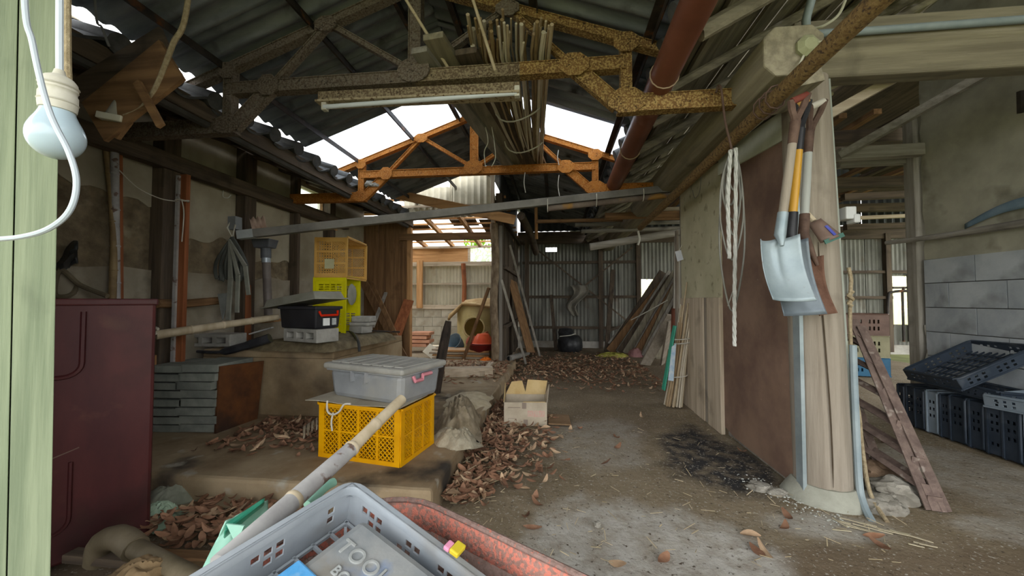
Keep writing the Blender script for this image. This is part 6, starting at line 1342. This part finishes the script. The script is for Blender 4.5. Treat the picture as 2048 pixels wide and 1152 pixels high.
tag(heap(M4(at(285, 1165, D=1.2)), .26, .2, .07, 5.5, ridge=8).build('tan_cloth', mat('tan_cloth', (.19, .135, .08), (.28, .205, .13), sc=14, bump=.4), smooth=True), 'bunched tan cloth on the floor below the muddy pipe', 'cloth')
for k, (x, y, w, l, s, lab, c) in enumerate(((325, 945, .24, .26, 2.0, 'pale vinyl sheet crumpled on the litter beside the cabinet', ((.30, .31, .26), (.40, .41, .35))), (350, 985, .26, .24, 7.4, 'grey-green vinyl scrap lying against the slab front', ((.24, .25, .20), (.33, .34, .28))), (318, 1030, .16, .20, 9.4, 'pale green vinyl corner beside the cabinet foot', ((.27, .36, .27), (.36, .45, .35))))):
    p = at(x, y, Z=.02); tag(heap(M4((p.x, p.y, .0), rad(40 * k)), w, l, .08, s, ridge=7).build('vinyl_sheet', mat('vinyl_%d' % k, *c, rough=.5, bump=.2), smooth=True), lab, 'vinyl sheet')

# ================================================================ fallen leaves, straw
leaf_m = [mat('leaf_brown', (.20, .115, .078), (.31, .19, .135), sc=20, bump=.2, var=.35), mat('leaf_tan', (.34, .24, .165), (.46, .345, .245), sc=20, bump=.2, var=.3), mat('leaf_red', (.23, .13, .09), (.33, .20, .14), sc=20, bump=.2, var=.3), mat('leaf_dark', (.10, .06, .04), (.17, .10, .07), sc=20, bump=.2, var=.3)]
def leaf_verts(L, W, curl, twist, roll):
    vs = []; n = 5
    for i in range(n + 1):
        s = i / n; w = W * math.sin(math.pi * min(.97, s * .92 + .06)) ** .8; x = (s - .5) * L; z = curl * (2 * s - 1) ** 2; a = twist * (s - .5)
        for q in (-1, 0, 1):
            y = q * w / 2; zz = roll * abs(q) * w
            vs.append(V((x, y * math.cos(a) - zz * math.sin(a), z + y * math.sin(a) + zz * math.cos(a))))
    fs = []
    for i in range(n):
        for q in (0, 1): a = i * 3 + q; fs.append((a, a + 1, a + 4, a + 3))
    zmin = min(v.z for v in vs); return [v - V((0, 0, zmin)) for v in vs], fs
leaf_me = []
for k in range(16):
    m = MB(); vs, fs = leaf_verts(rnd.uniform(.055, .09), rnd.uniform(.024, .042), rnd.uniform(.002, .022), rnd.uniform(-.9, .9), rnd.uniform(-.3, .5)); m.add(vs, fs)
    leaf_me.append(m.mesh('leaf', leaf_m[k % 4], True))
def spot(kind):
    if kind == 'edge':                                    # strip beside the slab
        y = rnd.uniform(1.86, 3.7); w = .14 + .20 * max(0, math.sin((y - 1.8) * 1.6)); return V((-.55 + abs(rnd.gauss(0, 1)) * w * .8, y, .004 + rnd.random() * .03))
    if kind == 'slab': return V((rnd.uniform(-2.1, -1.2), rnd.triangular(2.0, 2.72, 2.6), PZ + .002 + rnd.random() * .012))
    if kind == 'low': return V((rnd.uniform(-1.75, -1.0), rnd.uniform(1.42, 1.75), .002 + rnd.random() * .05))
    if kind == 'back': return V((rnd.uniform(-1.75, -.62), rnd.triangular(3.9, 5.6, 4.9), PZ + .002 + rnd.random() * .02))
    if kind == 'floor': return at(rnd.uniform(950, 1800), rnd.uniform(830, 1130), Z=.006)
    return V((rnd.uniform(-.72, 1.3), rnd.triangular(4.2, 7.6, 5.6), .004 + rnd.random() * .015))
labels = {'edge': ('dry brown leaf in the drift beside the slab edge', 'leaves drifted beside the slab'), 'slab': ('dark dry leaf lying on the slab before the tub', 'leaves on the slab'), 'low': ('dry leaf on the low floor between cabinet and slab', 'leaves in front of the slab'), 'floor': ('single dry leaf lying on the bare earth floor', 'single leaves on the earth floor')}
for kind, n in (('edge', 150), ('low', 70), ('slab', 52), ('floor', 22)):
    for k in range(n):
        o = piece('fallen_leaf', leaf_me[rnd.randrange(16)], None, spot(kind), (rnd.uniform(-.35, .35), rnd.uniform(-.35, .35), rnd.uniform(0, 6.28)))
        tag(o, labels[kind][0], 'leaf', labels[kind][1])
def litter(name, label, kinds, m, straw=False):
    mb = MB()
    for kind, n in kinds:
        for k in range(n):
            p = spot(kind); e = Euler((rnd.uniform(-.4, .4), rnd.uniform(-.4, .4), rnd.uniform(0, 6.28))).to_matrix()
            if straw: mb.box(p + V((0, 0, .003)), (rnd.uniform(.012, .06), rnd.uniform(.0015, .004), .0015), e)
            else:
                vs, fs = leaf_verts(rnd.uniform(.045, .085), rnd.uniform(.02, .038), rnd.uniform(.0, .02), rnd.uniform(-.8, .8), rnd.uniform(-.3, .4)); mb.add([p + e @ v for v in vs], fs)
    o = mb.build(name, m, kind='stuff', smooth=not straw); tag(o, label, 'litter')
litter('leaf_litter', 'drift of small brown leaves over the slab, edges and passage floor', (('edge', 500), ('slab', 330), ('low', 200), ('back', 350), ('far', 900)), leaf_m[0])
litter('pale_leaf_litter', 'tan leaves mixed through the brown drift', (('edge', 200), ('slab', 60), ('low', 60), ('back', 200), ('far', 500)), leaf_m[1])
litter('straw_litter', 'scattered straw bits over the earth floor and leaf drift', (('edge', 320), ('back', 120), ('floor', 200), ('far', 320)), mat('straw', (.36, .30, .20), (.48, .41, .30), bump=0), True)
m = MB()
for k in range(16):
    a = lerp(at(1700, 1050, Z=.006), at(1850, 1085, Z=.006), rnd.random()) + V((rnd.gauss(0, .05), rnd.gauss(0, .03), .004)); m.box(a, (rnd.uniform(.04, .14), .005, .003), Matrix.Rotation(rnd.gauss(-.5, .25), 3, 'Z'))
tag(m.build('straw_wisp', mat('pale_straw', (.40, .36, .26), (.5, .45, .34), bump=0), kind='stuff'), 'wisp of pale straw on the floor in front of the log post', 'straw')
# ================================================================ greenery outside the windows
def shrub(name, label, c, rx, ry, rz, n, m):
    t = thing(name, label, 'shrub', (c[0], c[1], 0)); b = MB()
    for k in range(n):
        a, h = rnd.uniform(0, 6.283), rnd.random(); r = math.sqrt(rnd.random())
        p = V((c[0] + rx * r * math.cos(a), c[1] + ry * r * math.sin(a), c[2] + rz * (h * 2 - 1) * math.sqrt(max(0, 1 - r * r * .6)))); e = Euler((rnd.uniform(0, 6), rnd.uniform(0, 6), rnd.uniform(0, 6))).to_matrix()
        vs, fs = leaf_verts(rnd.uniform(.10, .18), rnd.uniform(.05, .08), .01, rnd.uniform(-.6, .6), .2); b.add([p + e @ v for v in vs], fs)
    b.build('foliage', m, t, smooth=True)
    MB().tube([(c[0], c[1], -.05), (c[0] + .04, c[1], c[2] * .5), (c[0], c[1] + .03, c[2] + rz * .4)], [.05, .04, .02], 7).build('stem', wood('brown', 'z'), t, smooth=True)
gl = mat('green_leaf', (.16, .30, .05), (.30, .46, .10), sc=6, bump=0, var=0); yl = mat('dry_grass_leaf', (.42, .40, .10), (.62, .56, .18), sc=6, bump=0, var=0)
shrub('green_shrub', 'leafy green shrub outside the small left window', (-4.1, 4.85, 2.1), .6, .6, .9, 700, gl)
shrub('green_shrub', 'leafy green shrub outside the back room window', (-1.6, 9.6, 1.9), .8, .4, .9, 600, gl)
shrub('dry_shrub', 'yellowed bush outside the far right window', (7.6, 9.6, .7), .9, .4, .9, 800, yl)
shrub('dry_shrub', 'pale yellow bush outside the window behind the timber pile', (2.5, 9.4, .8), .8, .4, .8, 700, yl)
